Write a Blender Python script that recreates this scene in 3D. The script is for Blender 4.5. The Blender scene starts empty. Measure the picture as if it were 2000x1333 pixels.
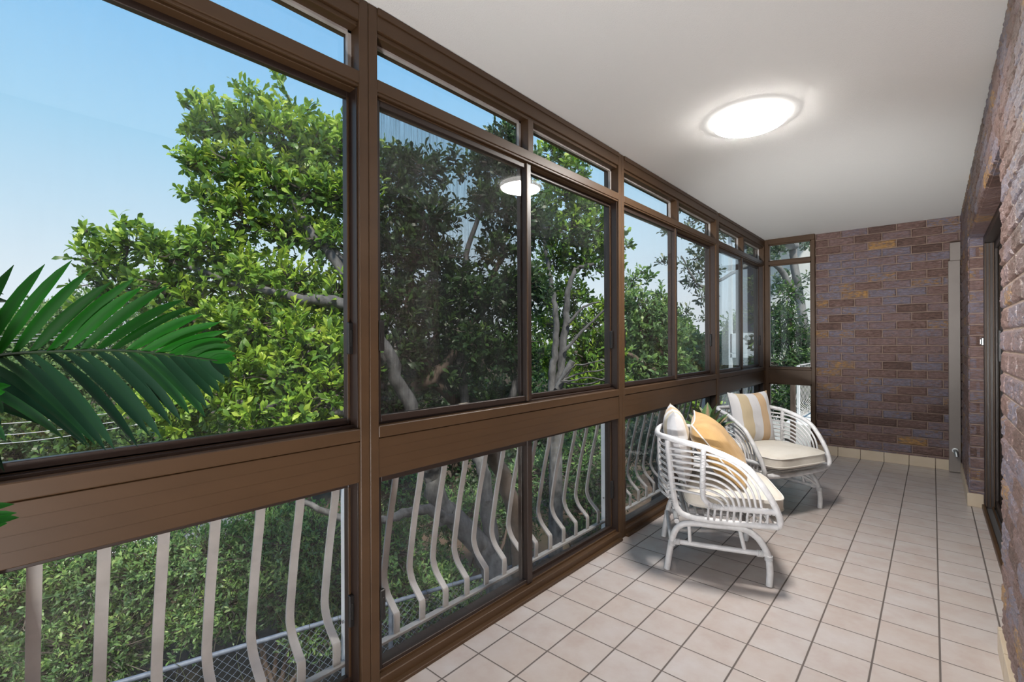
import bpy, math, random
import numpy as np
from mathutils import Vector, Matrix

# ------------------------------------------------------------------ camera
SC = bpy.context.scene
COL = SC.collection
CYAW, CPITCH, CROLL, CFOC = 0.7212, 0.0002, -0.0044, 934.1
CAM = np.array([1.6451, -1.8159, 1.3050])
fw = np.array([-math.sin(CYAW)*math.cos(CPITCH), math.cos(CYAW)*math.cos(CPITCH), math.sin(CPITCH)])
r0 = np.array([math.cos(CYAW), math.sin(CYAW), 0.0]); u0 = np.cross(r0, fw)
cc, ss = math.cos(CROLL), math.sin(CROLL)
rt, up = cc*r0+ss*u0, -ss*r0+cc*u0
cam = bpy.data.cameras.new('camera'); camo = bpy.data.objects.new('camera', cam); COL.objects.link(camo)
cam.sensor_width = 36.0; cam.lens = 36*CFOC/2000; cam.shift_y = 3.9/2000; cam.clip_start = .02; cam.clip_end = 500
camo.matrix_world = Matrix(((rt[0], up[0], -fw[0], CAM[0]), (rt[1], up[1], -fw[1], CAM[1]), (rt[2], up[2], -fw[2], CAM[2]), (0, 0, 0, 1)))
SC.camera = camo

def at(x, y, dep):
    """world point seen at photo pixel (x, y), dep metres in front of the lens"""
    return CAM + dep*(fw + rt*(x-1000)/CFOC - up*(y-670.4)/CFOC)

# ------------------------------------------------------------------ sky, sun, exposure
W = bpy.data.worlds.new('sky'); SC.world = W; W.use_nodes = True
nt = W.node_tree; nt.nodes.clear()
def nn(t, typ, **kw):
    n = t.nodes.new(typ)
    for k, v in kw.items(): setattr(n, k, v)
    return n
tc = nn(nt, 'ShaderNodeTexCoord'); sx = nn(nt, 'ShaderNodeSeparateXYZ'); nt.links.new(tc.outputs['Generated'], sx.inputs[0])
rp = nn(nt, 'ShaderNodeValToRGB')
def s2l(c): return tuple((v/255/12.92 if v/255 <= .04045 else ((v/255+.055)/1.055)**2.4) for v in c)
stops = [(-.02, (200, 215, 220)), (.0, (232, 238, 244)), (.10, (226, 240, 250)), (.20, (203, 230, 248)), (.33, (172, 217, 246)), (.48, (142, 200, 244)), (1.0, (92, 150, 222))]
el = rp.color_ramp.elements
while len(el) < len(stops): el.new(.5)
for e_, (p, c) in zip(el, stops): e_.position = (p+.02)/1.02; e_.color = (*s2l(c), 1)
mr = nn(nt, 'ShaderNodeMapRange'); mr.inputs[1].default_value = -.02; mr.inputs[2].default_value = 1
nt.links.new(sx.outputs[2], mr.inputs[0]); nt.links.new(mr.outputs[0], rp.inputs[0])
bg = nn(nt, 'ShaderNodeBackground'); bg.inputs[1].default_value = 1.03
ow = nn(nt, 'ShaderNodeOutputWorld'); nt.links.new(rp.outputs[0], bg.inputs[0]); nt.links.new(bg.outputs[0], ow.inputs[0])

sd = bpy.data.lights.new('sun', 'SUN'); so = bpy.data.objects.new('sun', sd); COL.objects.link(so)
sd.energy = 5.8; sd.angle = math.radians(6); sd.color = (1, .93, .80)
so.rotation_euler = Vector((-.50, .36, -.80)).to_track_quat('-Z', 'Y').to_euler()

SC.view_settings.view_transform = 'Standard'; SC.view_settings.look = 'None'
SC.view_settings.exposure = 0.0; SC.view_settings.gamma = 1.0; SC.view_settings.use_curve_mapping = False
SC.cycles.max_bounces = 8; SC.cycles.diffuse_bounces = 4; SC.cycles.glossy_bounces = 4
SC.cycles.transparent_max_bounces = 24; SC.cycles.transmission_bounces = 6
SC.cycles.caustics_reflective = False; SC.cycles.caustics_refractive = False
SC.cycles.sample_clamp_indirect = 6.0
LAMP_STRENGTH = 205.0

R = random.Random(5); RN = np.random.default_rng(11)

# ------------------------------------------------------------------ materials
def mat(name, col=(.5, .5, .5), rough=.5, metal=0, spec=.5, **kw):
    m = bpy.data.materials.new(name); m.use_nodes = True
    b = m.node_tree.nodes['Principled BSDF']
    b.inputs['Base Color'].default_value = (*col, 1); b.inputs['Roughness'].default_value = rough
    b.inputs['Metallic'].default_value = metal; b.inputs['Specular IOR Level'].default_value = spec
    for k, v in kw.items(): b.inputs[k.replace('_', ' ')].default_value = v
    return m
def P(m): return m.node_tree.nodes['Principled BSDF']
def objco(t): return t.nodes.new('ShaderNodeTexCoord').outputs['Object']
def ramp(t, fac, stops, interp='LINEAR'):
    r = t.nodes.new('ShaderNodeValToRGB'); r.color_ramp.interpolation = interp
    e = r.color_ramp.elements
    while len(e) < len(stops): e.new(.5)
    for q, (p, c) in zip(e, stops): q.position = p; q.color = (*c, 1)
    t.links.new(fac, r.inputs[0]); return r.outputs[0]
def mathn(t, op, a, b=None, c=None):
    n = t.nodes.new('ShaderNodeMath'); n.operation = op
    for i, v in enumerate((a, b, c)):
        if v is None: continue
        if isinstance(v, (int, float)): n.inputs[i].default_value = v
        else: t.links.new(v, n.inputs[i])
    return n.outputs[0]
def noise(t, vec, scale, detail=3, rough=.55, dims='3D'):
    n = t.nodes.new('ShaderNodeTexNoise'); n.noise_dimensions = dims
    n.inputs['Scale'].default_value = scale; n.inputs['Detail'].default_value = detail; n.inputs['Roughness'].default_value = rough
    if vec is not None: t.links.new(vec, n.inputs['Vector'])
    return n.outputs['Fac']
def mapping(t, vec, scale):
    n = t.nodes.new('ShaderNodeMapping'); n.inputs['Scale'].default_value = scale; t.links.new(vec, n.inputs['Vector']); return n.outputs[0]
def bump(t, h, strength, dist, node):
    b = t.nodes.new('ShaderNodeBump'); b.inputs['Strength'].default_value = strength; b.inputs['Distance'].default_value = dist
    t.links.new(h, b.inputs['Height']); t.links.new(b.outputs[0], node.inputs['Normal'])
def mixc(t, fac, a, b):
    n = t.nodes.new('ShaderNodeMix'); n.data_type = 'RGBA'
    for i, v in ((0, fac), (6, a), (7, b)):
        if isinstance(v, (int, float)): n.inputs[i].default_value = v
        elif isinstance(v, tuple): n.inputs[i].default_value = (*v, 1)
        else: t.links.new(v, n.inputs[i])
    return n.outputs[2]
def vary(m, c1, c2, scale, detail=4, stretch=(1, 1, 1), bstr=0, bdist=.001):
    t = m.node_tree; v = mapping(t, objco(t), stretch); f = noise(t, v, scale, detail)
    t.links.new(ramp(t, f, [(.3, c1), (.7, c2)]), P(m).inputs['Base Color'])
    if bstr: bump(t, f, bstr, bdist, P(m))
    return m

M = {}
M['bronze'] = vary(mat('bronze_aluminium', rough=.45, spec=.4), (.054, .028, .012), (.072, .038, .017), 3, 4, (2, .5, 2), .03, .001)
M['bronze_dark'] = mat('dark_bronze', (.026, .015, .011), .40)
M['black'] = mat('black_plastic', (.012, .011, .011), .4)
M['steel'] = mat('track_steel', (.45, .47, .48), .35, .9)
M['white_metal'] = vary(mat('painted_steel', rough=.45), (.38, .35, .33), (.52, .49, .47), 9, 5)
M['white_post'] = vary(mat('white_post_paint', rough=.4), (.70, .72, .74), (.80, .82, .84), 6, 4)
M['galv'] = vary(mat('galvanised_steel', rough=.6, metal=.2), (.09, .11, .15), (.16, .19, .25), 14, 4)
M['pipe_paint'] = vary(mat('taupe_paint', rough=.5), (.20, .17, .155), (.225, .195, .178), 4, 3)

# plaster ceiling
m = M['ceiling'] = mat('plaster', (.865, .875, .865), .9, spec=.15); t = m.node_tree; o = objco(t)
h = mathn(t, 'ADD', noise(t, o, 160, 3, .7), mathn(t, 'MULTIPLY', noise(t, o, 6, 3), .8)); bump(t, h, .45, .004, P(m))

# tiled floor: pitch .208 across, .201 along
TX, TY = .208, .201
m = M['floor'] = mat('floor_tiles', rough=.3, spec=.5); t = m.node_tree; o = objco(t)
sp = t.nodes.new('ShaderNodeSeparateXYZ'); t.links.new(o, sp.inputs[0])
def cell(t, v, pitch, off=0):
    q = mathn(t, 'DIVIDE', mathn(t, 'SUBTRACT', v, off), pitch)
    fl = mathn(t, 'FLOOR', q); fr = mathn(t, 'SUBTRACT', q, fl)
    ed = mathn(t, 'MULTIPLY', mathn(t, 'MINIMUM', fr, mathn(t, 'SUBTRACT', 1.0, fr)), pitch)   # metres to nearest joint
    return fl, ed
fx, ex = cell(t, sp.outputs[0], TX); fy, ey = cell(t, sp.outputs[1], TY)
ed = mathn(t, 'MINIMUM', ex, mathn(t, 'ADD', ey, .0006))
cb = t.nodes.new('ShaderNodeCombineXYZ'); t.links.new(fx, cb.inputs[0]); t.links.new(fy, cb.inputs[1])
wn = t.nodes.new('ShaderNodeTexWhiteNoise'); wn.noise_dimensions = '3D'; t.links.new(cb.outputs[0], wn.inputs['Vector'])
ofs = t.nodes.new('ShaderNodeVectorMath'); ofs.operation = 'MULTIPLY_ADD'; t.links.new(wn.outputs['Color'], ofs.inputs[0]); ofs.inputs[1].default_value = (9, 9, 9); t.links.new(o, ofs.inputs[2])
mo = noise(t, ofs.outputs[0], 6.5, 5, .62)
tile = ramp(t, mo, [(.28, (.45, .38, .348)), (.5, (.49, .44, .415)), (.72, (.52, .49, .478))])
tile = mixc(t, mathn(t, 'MULTIPLY', wn.outputs['Value'], .28), tile, (.46, .37, .31))
g = t.nodes.new('ShaderNodeMapRange'); t.links.new(ed, g.inputs[0]); g.inputs[1].default_value = .0028; g.inputs[2].default_value = .0042
t.links.new(mixc(t, g.outputs[0], (.115, .095, .085), tile), P(m).inputs['Base Color'])
t.links.new(ramp(t, g.outputs[0], [(0, (.8,)*3), (1, (.23,)*3)]), P(m).inputs['Roughness'])
g2 = t.nodes.new('ShaderNodeMapRange'); t.links.new(ed, g2.inputs[0]); g2.inputs[1].default_value = .001; g2.inputs[2].default_value = .006; g2.interpolation_type = 'SMOOTHSTEP'
hh = mathn(t, 'ADD', g2.outputs[0], mathn(t, 'ADD', mathn(t, 'MULTIPLY', mo, .30), mathn(t, 'MULTIPLY', noise(t, o, 90, 2), .05)))
bump(t, hh, .55, .0025, P(m))
M['skirt'] = vary(mat('skirting_tile', rough=.35), (.47, .38, .27), (.54, .45, .34), 5, 4)
M['grout'] = mat('grout', (.17, .14, .125), .8)

# rock-face brick: course .0876, length .2455
BZ, BH, BL = .0348, .0876, .2455
def brick_mat(name, axis, phase, tint=1.0):
    m = mat(name, rough=.40, spec=.6); t = m.node_tree; o = objco(t)
    sp = t.nodes.new('ShaderNodeSeparateXYZ'); t.links.new(o, sp.inputs[0])
    row, ez = cell(t, sp.outputs[2], BH, BZ)
    odd = mathn(t, 'MODULO', mathn(t, 'ADD', row, 1), 2)
    u = mathn(t, 'SUBTRACT', sp.outputs[axis], mathn(t, 'MULTIPLY', odd, BL/2))
    cl, eu = cell(t, u, BL, phase)
    cb = t.nodes.new('ShaderNodeCombineXYZ'); t.links.new(row, cb.inputs[0]); t.links.new(cl, cb.inputs[1])
    wn = t.nodes.new('ShaderNodeTexWhiteNoise'); wn.noise_dimensions = '3D'; t.links.new(cb.outputs[0], wn.inputs['Vector'])
    n1 = noise(t, o, 5, 4, .6); n2 = noise(t, mapping(t, o, (1, 1, 2.4)), 26, 5, .68)
    f = mathn(t, 'ADD', mathn(t, 'MULTIPLY', wn.outputs['Value'], .92), mathn(t, 'MULTIPLY', mathn(t, 'SUBTRACT', mathn(t, 'MULTIPLY_ADD', n2, 1.2, mathn(t, 'MULTIPLY', n1, .5)), .80), .85))
    c = ramp(t, f, [(.0, (.10, .058, .048)), (.20, (.16, .095, .080)), (.40, (.20, .130, .122)), (.56, (.185, .130, .135)), (.68, (.175, .150, .185)), (.74, (.17, .165, .225)), (.80, (.20, .155, .165)), (.90, (.22, .135, .085)), (1.0, (.38, .215, .075))])
    g = t.nodes.new('ShaderNodeMapRange'); t.links.new(mathn(t, 'MINIMUM', ez, eu), g.inputs[0]); g.inputs[1].default_value = .0028; g.inputs[2].default_value = .0050
    st = noise(t, mapping(t, o, (1, 1, 4.5)), 22, 5, .75)
    sc = t.nodes.new('ShaderNodeMix'); sc.data_type = 'RGBA'; sc.blend_type = 'MULTIPLY'; sc.inputs[0].default_value = 1.0
    t.links.new(c, sc.inputs[6]); t.links.new(ramp(t, st, [(.30, (.55, .52, .50)), (.5, (1, 1, 1)), (.70, (1.45, 1.42, 1.40))]), sc.inputs[7]); c = sc.outputs[2]
    c = mixc(t, g.outputs[0], (.34, .25, .20), c)
    t.links.new(c, P(m).inputs['Base Color'])
    gr = noise(t, mapping(t, o, (1, 1, 3.2)), 30, 5, .72)
    bump(t, mathn(t, 'ADD', mathn(t, 'MULTIPLY', g.outputs[0], .6), mathn(t, 'MULTIPLY', gr, 2.4)), .9, .006, P(m))
    return m
M['brick_far'] = brick_mat('brick_far', 0, .99)
M['brick_side'] = brick_mat('brick_side', 1, .05)
M['brick_end'] = brick_mat('brick_end', 0, 1.79)

def emis(name, col, s):
    m = bpy.data.materials.new(name); m.use_nodes = True; t = m.node_tree; t.nodes.clear()
    e = t.nodes.new('ShaderNodeEmission'); e.inputs[0].default_value = (*col, 1); e.inputs[1].default_value = s
    q = t.nodes.new('ShaderNodeOutputMaterial'); t.links.new(e.outputs[0], q.inputs[0]); return m
M['lamp_glow'] = emis('lamp_glow', (1, .955, .90), LAMP_STRENGTH)
M['rim_glow'] = emis('rim_glow', (1, .96, .92), 7.0)
M['up_glow'] = emis('up_glow', (1, .99, .98), 300.0)  # lens of the added fill light behind the camera

def glass_mat(name, tint=(.988, .992, .990), refl=.7, haze=0.0):
    m = bpy.data.materials.new(name); m.use_nodes = True; t = m.node_tree; t.nodes.clear()
    out = t.nodes.new('ShaderNodeOutputMaterial')
    tr = t.nodes.new('ShaderNodeBsdfTransparent'); tr.inputs[0].default_value = (*tint, 1)
    gl = t.nodes.new('ShaderNodeBsdfGlossy'); gl.inputs['Roughness'].default_value = 0.0
    ge = t.nodes.new('ShaderNodeNewGeometry')
    d = t.nodes.new('ShaderNodeVectorMath'); d.operation = 'DOT_PRODUCT'; t.links.new(ge.outputs['Normal'], d.inputs[0]); t.links.new(ge.outputs['Incoming'], d.inputs[1])
    a = mathn(t, 'SUBTRACT', 1.0, mathn(t, 'ABSOLUTE', d.outputs['Value']))
    fr = mathn(t, 'MULTIPLY', mathn(t, 'MULTIPLY_ADD', mathn(t, 'POWER', a, 5.0), .96, .04), refl)
    mx = t.nodes.new('ShaderNodeMixShader'); t.links.new(fr, mx.inputs[0]); t.links.new(tr.outputs[0], mx.inputs[1]); t.links.new(gl.outputs[0], mx.inputs[2])
    last = mx.outputs[0]
    if haze:
        df = t.nodes.new('ShaderNodeBsdfDiffuse'); df.inputs[0].default_value = (.75, .78, .8, 1)
        tl = t.nodes.new('ShaderNodeBsdfTranslucent'); tl.inputs[0].default_value = (.75, .78, .8, 1)
        ad = t.nodes.new('ShaderNodeMixShader'); ad.inputs[0].default_value = .5; t.links.new(df.outputs[0], ad.inputs[1]); t.links.new(tl.outputs[0], ad.inputs[2])
        o = objco(t); f = mathn(t, 'MULTIPLY', ramp(t, noise(t, mapping(t, o, (1, 4, 1)), 3.0, 5, .6), [(.40, (0, 0, 0)), (.75, (1, 1, 1))]), haze)
        m2 = t.nodes.new('ShaderNodeMixShader'); t.links.new(f, m2.inputs[0]); t.links.new(last, m2.inputs[1]); t.links.new(ad.outputs[0], m2.inputs[2]); last = m2.outputs[0]
    t.links.new(last, out.inputs[0]); return m
M['glass'] = glass_mat('window_glass', haze=.015)
M['glass_dusty'] = glass_mat('dusty_glass', (.86, .90, .91), 1.0, .07)
M['glass_smoky'] = glass_mat('smoky_glass', (.10, .09, .09), .6)
# insect screen: dark mesh with washed streaks
m = M['screen'] = bpy.data.materials.new('insect_mesh'); m.use_nodes = True; t = m.node_tree; t.nodes.clear()
out = t.nodes.new('ShaderNodeOutputMaterial'); tr = t.nodes.new('ShaderNodeBsdfTransparent')
df = t.nodes.new('ShaderNodeBsdfDiffuse'); df.inputs[0].default_value = (.030, .032, .030, 1)
o = objco(t); st = noise(t, mapping(t, o, (1, 70, 2.2)), 1.7, 4, .7)
st2 = noise(t, mapping(t, o, (1, 1, .35)), 240, 1, .5)
cov = mathn(t, 'ADD', mathn(t, 'MULTIPLY_ADD', st, .62, -.09), mathn(t, 'MULTIPLY', st2, .10))
mx = t.nodes.new('ShaderNodeMixShader'); t.links.new(cov, mx.inputs[0]); t.links.new(tr.outputs[0], mx.inputs[1]); t.links.new(df.outputs[0], mx.inputs[2]); t.links.new(mx.outputs[0], out.inputs[0])

# rattan, fabrics
M['rattan'] = vary(mat('white_rattan', rough=.42), (.54, .54, .55), (.70, .705, .72), 22, 4, (1, 1, 1), .3, .001)
def fabric(name, c1, c2, stripes=None):
    m = mat(name, rough=.9, spec=.2); P(m).inputs['Sheen Weight'].default_value = .25; t = m.node_tree; o = objco(t)
    f = noise(t, o, 7, 4, .6); c = ramp(t, f, [(.3, c1), (.7, c2)])
    if stripes:
        sp = t.nodes.new('ShaderNodeSeparateXYZ'); t.links.new(o, sp.inputs[0])
        u = mathn(t, 'ADD', mathn(t, 'DIVIDE', sp.outputs[0], .45), .5)
        k = ramp(t, u, stripes, 'CONSTANT'); c = mixc(t, .9, c, k)
    t.links.new(c, P(m).inputs['Base Color'])
    wv = noise(t, mapping(t, o, (1, 1, 1)), 350, 2); hs = mathn(t, 'ADD', mathn(t, 'MULTIPLY', wv, .12), noise(t, mapping(t, o, (6, 1.2, 3)), 3.5, 3, .6))
    bump(t, hs, .5, .012, P(m)); return m
M['cream'] = fabric('cream_canvas', (.62, .575, .50), (.70, .665, .60))
M['yellow'] = fabric('ochre_cotton', (.40, .245, .095), (.49, .315, .135))
Y1, W1, A1 = (.52, .42, .26), (.63, .63, .65), (.53, .35, .18)
M['stripe'] = fabric('striped_cotton', (.66, .66, .66), (.72, .72, .72), [(0, W1), (.16, Y1), (.37, W1), (.58, A1), (.76, W1), (.92, A1)])
M['piping'] = mat('white_piping', (.70, .67, .62), .8)

def leaf_mat(name, stops, trans=.35, rough=.42, spec=.45):
    m = bpy.data.materials.new(name); m.use_nodes = True; t = m.node_tree; b = P(m)
    a = t.nodes.new('ShaderNodeAttribute'); a.attribute_name = 'tone'
    c = ramp(t, a.outputs['Fac'], stops); t.links.new(c, b.inputs['Base Color']); b.inputs['Roughness'].default_value = rough; b.inputs['Specular IOR Level'].default_value = spec
    tl = t.nodes.new('ShaderNodeBsdfTranslucent')
    hs = t.nodes.new('ShaderNodeHueSaturation'); hs.inputs['Value'].default_value = 1.5; hs.inputs['Hue'].default_value = .485; t.links.new(c, hs.inputs['Color']); t.links.new(hs.outputs[0], tl.inputs[0])
    mx = t.nodes.new('ShaderNodeMixShader'); mx.inputs[0].default_value = trans
    t.links.new(b.outputs[0], mx.inputs[1]); t.links.new(tl.outputs[0], mx.inputs[2]); t.links.new(mx.outputs[0], t.nodes['Material Output'].inputs[0]); return m
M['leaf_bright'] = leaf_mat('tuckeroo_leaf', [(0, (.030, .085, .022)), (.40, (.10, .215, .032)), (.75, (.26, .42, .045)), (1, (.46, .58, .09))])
M['leaf_deep'] = leaf_mat('evergreen_leaf', [(0, (.016, .040, .016)), (.5, (.034, .075, .024)), (.85, (.075, .15, .032)), (1, (.16, .26, .05))])  # also carries the backlit shade of the tree behind the screen
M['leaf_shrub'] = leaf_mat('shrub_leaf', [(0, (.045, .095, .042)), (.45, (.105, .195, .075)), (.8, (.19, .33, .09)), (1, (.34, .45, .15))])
M['leaf_far'] = leaf_mat('far_leaf', [(0, (.07, .13, .055)), (.5, (.14, .23, .08)), (1, (.27, .37, .12))])
M['leaf_grey'] = leaf_mat('grey_green_leaf', [(0, (.045, .075, .055)), (.5, (.085, .135, .085)), (1, (.17, .22, .11))])
M['palm'] = leaf_mat('palm_leaf', [(0, (.003, .035, .003)), (.5, (.006, .085, .005)), (1, (.012, .13, .008))], .45, .55, .12)  # upper leaflets: backlit glow put into the brighter green
M['palm_shiny'] = leaf_mat('palm_leaf_glossy', [(0, (.006, .026, .014)), (.5, (.008, .036, .014)), (1, (.016, .075, .018))], .12, .36, .2)  # same leaf for the lower leaflets, darker and glossier
M['rachis'] = mat('palm_rachis', (.008, .022, .006), .5, spec=.2)
M['grass'] = leaf_mat('dry_grass', [(0, (.10, .12, .05)), (1, (.30, .28, .16))])
def bark(name, a, b_, s=6):
    m = vary(mat(name, rough=.85, spec=.2), a, b_, s, 6, (1, 1, .5), .8, .02); return m
M['bark'] = bark('grey_bark', (.05, .05, .052), (.16, .16, .165), 14)
M['bark_pale'] = bark('pale_bark', (.10, .10, .10), (.25, .25, .25), 5)
M['bark_brown'] = bark('brown_bark', (.07, .05, .04), (.15, .115, .095), 6)
M['twig'] = mat('twig', (.10, .085, .075), .8)
m = M['ground'] = vary(mat('garden_soil', rough=.95, spec=.1), (.035, .035, .020), (.12, .080, .06), 1.3, 7, (1, 1, 1), .8, .05)
M['concrete'] = vary(mat('concrete', rough=.9), (.30, .30, .29), (.42, .42, .40), 4, 5)
M['render_wall'] = vary(mat('pale_render', rough=.8), (.62, .63, .62), (.70, .71, .70), 3, 4)
M['blue_glass'] = mat('shaded_window', (.045, .060, .085), .15)  # dark blue glass of the flats and the car
M['roof'] = vary(mat('roof_tile', rough=.8), (.16, .09, .07), (.26, .15, .11), 8, 4)
M['wire'] = mat('cable_sheath', (.55, .56, .58), .5)
M['terracotta'] = mat('planter_clay', (.62, .60, .56), .6)
M['car_white'] = mat('car_paint', (.78, .80, .82), .25)

# ------------------------------------------------------------------ mesh helpers
class MB:
    def __init__(s): s.v = []; s.f = []; s.n = 0
    def add(s, v, f):
        v = np.asarray(v, float); s.v.append(v); s.f += [tuple(i+s.n for i in q) for q in f]; s.n += len(v); return s
    def box(s, x0, x1, y0, y1, z0, z1, c=.0):
        x0, x1 = min(x0, x1), max(x0, x1); y0, y1 = min(y0, y1), max(y0, y1); z0, z1 = min(z0, z1), max(z0, z1)
        c = min(c, (x1-x0)*.4, (y1-y0)*.4, (z1-z0)*.4)
        if c <= 0:
            v = [(x, y, z) for x in (x0, x1) for y in (y0, y1) for z in (z0, z1)]
            return s.add(v, [(0, 1, 3, 2), (4, 6, 7, 5), (0, 4, 5, 1), (2, 3, 7, 6), (0, 2, 6, 4), (1, 5, 7, 3)])
        # chamfered box: 24 verts
        V = []; idx = {}
        for sx in (0, 1):
            for sy in (0, 1):
                for sz in (0, 1):
                    X, Y, Z = (x1 if sx else x0), (y1 if sy else y0), (z1 if sz else z0)
                    dx, dy, dz = (-c if sx else c), (-c if sy else c), (-c if sz else c)
                    idx[sx, sy, sz, 0] = len(V); V.append((X, Y+dy, Z+dz))
                    idx[sx, sy, sz, 1] = len(V); V.append((X+dx, Y, Z+dz))
                    idx[sx, sy, sz, 2] = len(V); V.append((X+dx, Y+dy, Z))
        F = []
        for s_ in (0, 1):
            F.append(tuple(idx[s_, a, b, 0] for a, b in ((0, 0), (1, 0), (1, 1), (0, 1))))
            F.append(tuple(idx[a, s_, b, 1] for a, b in ((0, 0), (1, 0), (1, 1), (0, 1))))
            F.append(tuple(idx[a, b, s_, 2] for a, b in ((0, 0), (1, 0), (1, 1), (0, 1))))
        for a in (0, 1):
            for b in (0, 1):
                F.append((idx[0, a, b, 1], idx[1, a, b, 1], idx[1, a, b, 2], idx[0, a, b, 2]))
                F.append((idx[a, 0, b, 0], idx[a, 1, b, 0], idx[a, 1, b, 2], idx[a, 0, b, 2]))
                F.append((idx[a, b, 0, 0], idx[a, b, 1, 0], idx[a, b, 1, 1], idx[a, b, 0, 1]))
                for c_ in (0, 1): F.append((idx[a, b, c_, 0], idx[a, b, c_, 1], idx[a, b, c_, 2])) if True else None
        return s.add(V, F)
    def tube(s, pts, rad, sides=8, cap=True):
        pts = np.asarray(pts, float); n = len(pts); rad = np.broadcast_to(np.asarray(rad, float), (n,))
        T = np.gradient(pts, axis=0); T /= np.linalg.norm(T, axis=1)[:, None]+1e-12
        N = np.cross(T[0], (0, 0, 1));
        if np.linalg.norm(N) < .1: N = np.cross(T[0], (1, 0, 0))
        N /= np.linalg.norm(N); V = []
        an = np.arange(sides)*2*math.pi/sides; ca, sa = np.cos(an)[:, None], np.sin(an)[:, None]
        for i in range(n):
            N = N-T[i]*(N@T[i]); N /= np.linalg.norm(N)+1e-12; B = np.cross(T[i], N)
            V.append(pts[i]+rad[i]*(ca*N+sa*B))
        F = [(i*sides+k, i*sides+(k+1) % sides, (i+1)*sides+(k+1) % sides, (i+1)*sides+k) for i in range(n-1) for k in range(sides)]
        if cap: F += [tuple(range(sides))[::-1], tuple((n-1)*sides+k for k in range(sides))]
        return s.add(np.concatenate(V), F)
    def lathe(s, prof, c, sides=48):
        V = []; n = len(prof)
        for r, z in prof:
            for k in range(sides): a = 2*math.pi*k/sides; V.append((c[0]+r*math.cos(a), c[1]+r*math.sin(a), c[2]+z))
        F = [(i*sides+k, i*sides+(k+1) % sides, (i+1)*sides+(k+1) % sides, (i+1)*sides+k) for i in range(n-1) for k in range(sides)]
        F += [tuple(range(sides))[::-1], tuple((n-1)*sides+k for k in range(sides))]
        return s.add(V, F)
    def build(s, name, m, parent=None, smooth=False, tone=None):
        me = bpy.data.meshes.new(name); v = np.concatenate(s.v)
        me.from_pydata(v.tolist(), [], s.f); me.materials.append(m)
        if smooth:
            me.polygons.foreach_set('use_smooth', [True]*len(me.polygons))
            me.set_sharp_from_angle(angle=math.radians(50))
        if tone is not None:
            at_ = me.attributes.new('tone', 'FLOAT', 'POINT'); at_.data.foreach_set('value', np.asarray(tone, np.float32))
        me.update(); ob = bpy.data.objects.new(name, me); COL.objects.link(ob)
        if parent is not None: ob.parent = parent
        return ob
def spl(P_, n=8):
    """Catmull-Rom through the points"""
    P_ = np.asarray(P_, float); q = np.vstack([2*P_[0]-P_[1], P_, 2*P_[-1]-P_[-2]]); out = []
    for i in range(1, len(q)-2):
        t = np.linspace(0, 1, n, endpoint=False)[:, None]
        out.append(.5*((2*q[i])+(-q[i-1]+q[i+1])*t+(2*q[i-1]-5*q[i]+4*q[i+1]-q[i+2])*t**2+(-q[i-1]+3*q[i]-3*q[i+1]+q[i+2])*t**3))
    return np.vstack(out+[P_[-1:]])
def empty(name, loc=(0, 0, 0), rz=0, parent=None):
    o = bpy.data.objects.new(name, None); o.empty_display_size = .1; o.location = loc; o.rotation_euler.z = rz; COL.objects.link(o)
    if parent is not None: o.parent = parent
    return o
def tag(o, label, cat, group=None, kind=None):
    if label: o['label'] = label
    if cat: o['category'] = cat
    if group: o['group'] = group
    if kind: o['kind'] = kind
    return o
def struct(o): o['kind'] = 'structure'; return o
def copy_tree(o, parent=None):
    c = o.copy(); COL.objects.link(c); c.parent = parent
    for ch in list(o.children): copy_tree(ch, c)
    return c

# ------------------------------------------------------------------ room shell
D, ZC, XR = 4.735, 2.5636, 1.86
XI = -.02       # outer face of window frames
YB = -4.62      # wall behind the camera
struct(MB().box(-.03, 2.1, YB-.2, 4.95, -.16, 0).build('floor', M['floor']))
struct(MB().box(XI, 4.6, YB-.2, 5.1, ZC, ZC+.2).build('ceiling', M['ceiling']))

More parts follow.
